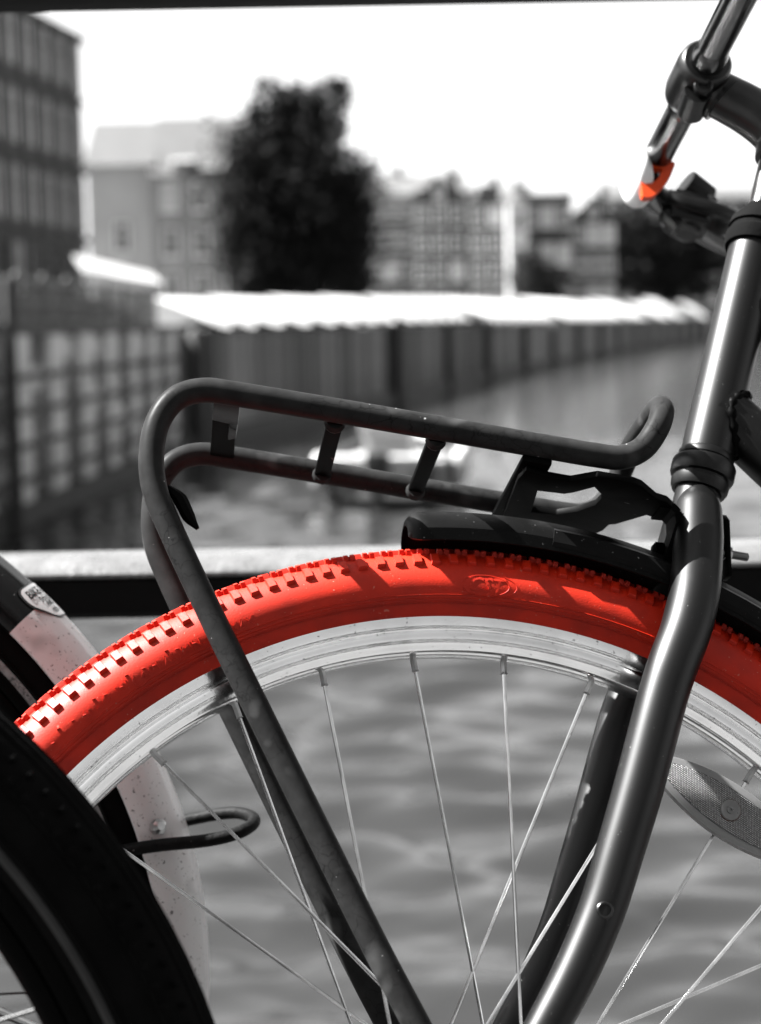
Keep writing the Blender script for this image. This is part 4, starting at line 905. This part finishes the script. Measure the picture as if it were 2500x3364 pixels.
put('strap', mb.mesh('strap', True, 40), 'orange', lamp)
mb = MB(); mb.span((0.224, 0.110, 0.686), (0.238, 0.132, 0.704)); put('lamp_body', mb.mesh('lamp_body', True, bevel=0.002), 'black_plastic', lamp)
# brake lever and shifter clamp on the far side of the bar
bl = Vector((0.288, 0.200, 0.7095)); bd = Vector((0.80, 0.58, -0.06)).normalized()
mb = MB(); mb.lathe([(-0.012, 0.0115), (-0.012, 0.0175), (-0.009, 0.019), (0.009, 0.019), (0.012, 0.0175), (0.012, 0.0115)], bl, bd, 28)
mb.lathe([(-0.008, 0), (-0.008, 0.011), (0.008, 0.011), (0.010, 0.008), (0.010, 0)], bl+Vector((-0.002, -0.020, -0.014)), Vector((0.5, -0.3, 0.8)), 20)
mb.lathe([(-0.009, 0), (-0.009, 0.0085), (0.009, 0.0085), (0.011, 0.006), (0.011, 0)], bl+Vector((0.010, -0.008, 0.016)), Vector((0.6, 0.3, 0.7)), 20)
mb.box(bl+Vector((-0.004, -0.020, -0.008)), (0.034, 0.026, 0.026), Matrix.Rotation(0.3, 3, 'Y')); mb.lathe([(-0.012, 0), (-0.012, 0.012), (0.012, 0.012), (0.014, 0.009), (0.014, 0)], bl+Vector((0.004, -0.022, 0.012)), Vector((0.8, 0.3, -0.5)), 20); mb.lathe([(-0.006, 0), (-0.006, 0.013), (0.006, 0.013), (0.008, 0.010), (0.008, 0)], bl+Vector((0.016, -0.026, -0.018)), Vector((0.3, -0.8, 0.5)), 20); mb.box(bl+Vector((-0.012, -0.018, -0.006)), (0.026, 0.020, 0.018), Matrix.Rotation(0.5, 3, 'Y')); mb.box(bl+Vector((-0.020, -0.022, -0.013)), (0.018, 0.014, 0.012), Matrix.Rotation(0.9, 3, 'Y'))
lev = part('brake_lever', mb, 'black_plastic', bevel=0.0035)
mb = MB(); mb.tube(smooth_path([bl+Vector((-0.024, -0.028, 0.004)), bl+Vector((-0.008, -0.034, -0.006)), bl+Vector((0.03, -0.028, -0.016)), bl+Vector((0.10, 0.03, -0.028)), bl+Vector((0.17, 0.06, -0.03))], 6), 0.0042, 12, flat=1.8); put('lever_blade', mb, 'black_plastic', lev)
mb = MB(); mb.tube([bl+Vector((-0.030, -0.030, 0.010)), bl+Vector((-0.010, -0.028, -0.004))], 0.0036, 12); mb.lathe([(0, 0), (0, 0.0048), (0.005, 0.0048), (0.005, 0)], bl+Vector((0.012, -0.028, -0.002)), (0.3, -1, 0.4), 6); put('adjuster', mb, 'chrome', lev)

# ------------------------------------------------------------------ parked bicycle with the white-tailed mudguard (behind)
g_yaw = R(-6); G0 = Vector((-0.497, 1.205, 0.0)); GR = 0.358
gb = empty('bicycle', Matrix.Translation(G0) @ Matrix.Rotation(g_yaw, 4, 'Z'), 'old black bicycle with scuffed white mudguard tail and shop sticker, standing behind the red tyre', 'bicycle')
GU = (0, 0, GR)
plain_wheel(gb, (0, 0, 0), 'black_rubber', 0.3325, 0.0235, True, 'black_metal', GU, 36, 4.0, stripe=(-126, -108))
def gprof(hw, rb, rc_):
    o = [(-hw, rb)]
    for k in range(1, 18):
        t = k/18; a = R(-90+180*t); y = hw*math.sin(a); r = rb+(rc_-rb)*math.cos(a)**0.75; o.append((y, r))
    o.append((hw, rb)); 
    for yb in (-0.010, -0.004): o = [(y, r+0.0011*math.exp(-((y-yb)/0.0016)**2)+0.0011*math.exp(-((y+yb)/0.0016)**2)) for y, r in o]
    return o+[(y*0.94, r-0.0015) for y, r in reversed(o)]
def gsurf(s, ang, off=0.0):
    """point on the guard: s = signed arc position across (m, 0 on the crown, negative near side), ang = polar degrees"""
    hw, rb, rc_ = 0.0285, 0.346, 0.3700
    a = max(-1.45, min(1.45, s/0.031)); y = hw*math.sin(a); r = rb+(rc_-rb)*math.cos(a)**0.75
    nrm = Vector((math.sin(a), math.cos(a))).normalized(); y += nrm.x*off; r += nrm.y*off
    return Vector((r*math.sin(R(ang)), y, r*math.cos(R(ang))))
mb = MB(); mb.ring(gprof(0.0285, 0.346, 0.3700), -95, 45.5, 120); gd = put('mudguard', mb.mesh('mudguard', True, 45), 'black_guard', gb, GU)
mb = MB(); mb.ring(gprof(0.0285, 0.346, 0.3700), 45.5, 128, 90); gt = put('mudguard_tail', mb.mesh('mudguard_tail', True, 45), 'white_guard', gb, GU, label='scuffed white tail of the mudguard')
def patch(poly, off, name, m):
    """sticker cut-out: polygon in (arc across, arc along) wrapped on the guard"""
    bm = bmesh.new(); vv = [bm.verts.new((p[0], p[1], 0)) for p in poly]; f = bm.faces.new(vv)
    bmesh.ops.triangulate(bm, faces=[f]); bmesh.ops.subdivide_edges(bm, edges=bm.edges, cuts=5, use_grid_fill=True)
    for v in bm.verts: v.co = gsurf(v.co.x, 43.0+math.degrees(v.co.y/0.365), off)
    bmesh.ops.recalc_face_normals(bm, faces=bm.faces)
    me = bpy.data.meshes.new(name); bm.to_mesh(me); bm.free(); me.polygons.foreach_set('use_smooth', [True]*len(me.polygons)); return put(name, me, m, gt)
# white field reaches up under the sticker with a rounded corner
stk = rounded([(-0.0205, 0.0000), (0.030, 0.000), (0.030, 0.0300), (-0.0065, 0.0300), (-0.0215, 0.0130)], 0.006)
big = rounded([(-0.0222, -0.0014), (0.0316, -0.0014), (0.0316, 0.0314), (-0.0072, 0.0314), (-0.0232, 0.0140)], 0.0065)
patch(big, 0.0012, 'sticker_border', 'ink'); patch(stk, 0.0016, 'sticker', 'sticker')
def guard_text(body, size, along, across, bold):
    me = text_mesh(body, size, 0.0001, bold)
    for v in me.vertices: v.co = gsurf(across+v.co.x, 43.0+math.degrees((along-v.co.y)/0.365), 0.0020)
    put('lettering', me, 'ink', gt)
guard_text('BIKE-S', 0.0094, 0.0066, -0.0040, 0.00022); guard_text('Scheld', 0.0064, 0.0136, -0.0010, 0.0001); guard_text('AMS', 0.0062, 0.0182, 0.0000, 0.0002); guard_text('020 -', 0.0056, 0.0250, 0.0005, 0.0001)
# bent stay loop over the guard, its bolt, and a bracket
mb = MB(); mb.tube(smooth_path([(0.240, -0.037, 0.066), (0.275, -0.038, 0.076), (0.315, -0.039, 0.091), (0.345, -0.038, 0.097), (0.380, -0.034, 0.100), (0.400, -0.026, 0.103), (0.408, -0.010, 0.105), (0.403, 0.010, 0.104), (0.386, 0.026, 0.102), (0.355, 0.036, 0.094), (0.300, 0.038, 0.080), (0.24, 0.037, 0.065)], 6), 0.0044, 14)
loop = put('stay_loop', mb.mesh('stay_loop', True, 60), 'rust_black', gb, GU)
mb = MB(); mb.lathe([(-0.004, 0), (-0.004, 0.0055), (0.002, 0.0055), (0.004, 0.003), (0.004, 0)], (0.345, -0.026, 0.107), (0.7, -0.7, 0.3), 8); put('stay_bolt', mb, 'steel_bolt', loop)
for sgn in (-1, 1):
    for zz in (0.06, -0.16):
        mb = MB(); mb.tube([(0.235, 0.036*sgn, zz), (0.0, 0.062*sgn, 0)], 0.0028, 8); put('mudguard_stay', mb, 'black_metal', gb, GU)
def rest_of_bike(root, loc0, direction, m):
    """frame, fork, front wheel and bars carrying on out of the picture; direction -1 = bike points to -x"""
    d = direction
    def T(name, a, b, r, mm=m):
        mb = MB(); mb.tube([(a[0]*d, a[1], a[2]), (b[0]*d, b[1], b[2])], r, 20); return put(name, mb, mm, root, loc0)
    for s in (-1, 1):
        T('chain_stay', (0, 0.062*s, 0), (0.44, 0.03*s, -0.06), 0.009); T('seat_stay', (0, 0.062*s, 0), (0.31, 0.022*s, 0.42), 0.0075)
        T('fork_leg', (1.12, 0.055*s, 0), (1.00, 0.04*s, 0.40), 0.011)
    T('seat_tube', (0.44, 0, -0.06), (0.29, 0, 0.50), 0.015); T('down_tube', (0.44, 0, -0.06), (0.98, 0, 0.46), 0.017); T('top_tube', (0.32, 0, 0.38), (0.95, 0, 0.56), 0.014)
    T('head_tube', (1.00, 0, 0.40), (0.94, 0, 0.60), 0.018); T('steerer', (0.94, 0, 0.60), (0.915, 0, 0.68), 0.0115, 'chrome'); T('seat_post', (0.29, 0, 0.50), (0.27, 0, 0.58), 0.0125, 'chrome')
    mb = MB(); hb = smooth_path([(0.70*d, 0.29, 0.69), (0.80*d, 0.28, 0.70), (0.90*d, 0.2, 0.71), (0.93*d, 0.08, 0.69), (0.92*d, 0, 0.685), (0.93*d, -0.08, 0.69), (0.90*d, -0.2, 0.71), (0.80*d, -0.28, 0.70), (0.70*d, -0.29, 0.69)], 6)
    mb.tube(hb, 0.0112, 16); put('handlebar', mb, 'chrome', root, loc0)
    vs = []; fs = []; nn = 12; spx = [(0.42, 0.014, 0.585), (0.36, 0.026, 0.598), (0.28, 0.055, 0.60), (0.20, 0.085, 0.605), (0.16, 0.07, 0.60)]
    for (x, wd, z) in spx:
        for k in range(nn): a = 2*math.pi*k/nn; vs.append((x*d, wd*math.cos(a), z+0.028*math.sin(a)-0.02*abs(math.cos(a))))
    for i in range(4):
        for k in range(nn): fs.append((i*nn+k, i*nn+(k+1) % nn, (i+1)*nn+(k+1) % nn, (i+1)*nn+k))
    fs += [tuple(range(nn)), tuple(range(4*nn, 5*nn))]; mb = MB(); mb.add(vs, fs); put('saddle', mb, 'black_plastic', root, loc0)
    mb = MB(); mb.lathe([(-0.07, 0.0), (-0.07, 0.012), (-0.05, 0.012), (-0.05, 0.09), (-0.046, 0.09), (-0.046, 0.02), (0.05, 0.02), (0.07, 0.012), (0.07, 0)], (0.44*d, 0, -0.06), (0, 1, 0), 40)
    mb.tube([(0.44*d, -0.062, -0.06), (0.36*d, -0.064, -0.21)], 0.009, 10); mb.tube([(0.44*d, 0.062, -0.06), (0.52*d, 0.064, 0.09)], 0.009, 10); put('crankset', mb, 'stem', root, loc0)
    plain_wheel(root, (1.12*d, 0, 0), 'black_rubber', loc0=loc0)
rest_of_bike(gb, GU, -1, 'black_metal')

# ------------------------------------------------------------------ near bicycle, only its dark wheel in the picture
nb = empty('bicycle', Matrix.Translation((-0.434, 0.770, 0.0)) @ Matrix.Rotation(R(2), 4, 'Z'), 'close dark bicycle whose out-of-focus black tyre fills the lower left corner', 'bicycle')
NR = 0.366
M['grey_line'] = mat('grey_line', 0.03, rough=0.6, spec=0.2, var=0.3, vscale=40)
plain_wheel(nb, (0, 0, 0), 'black_rubber', 0.3385, 0.0275, True, 'black_metal', (0, 0, NR), 36, 6.0, line=True)
rest_of_bike(nb, (0, 0, NR), -1, 'black_metal')
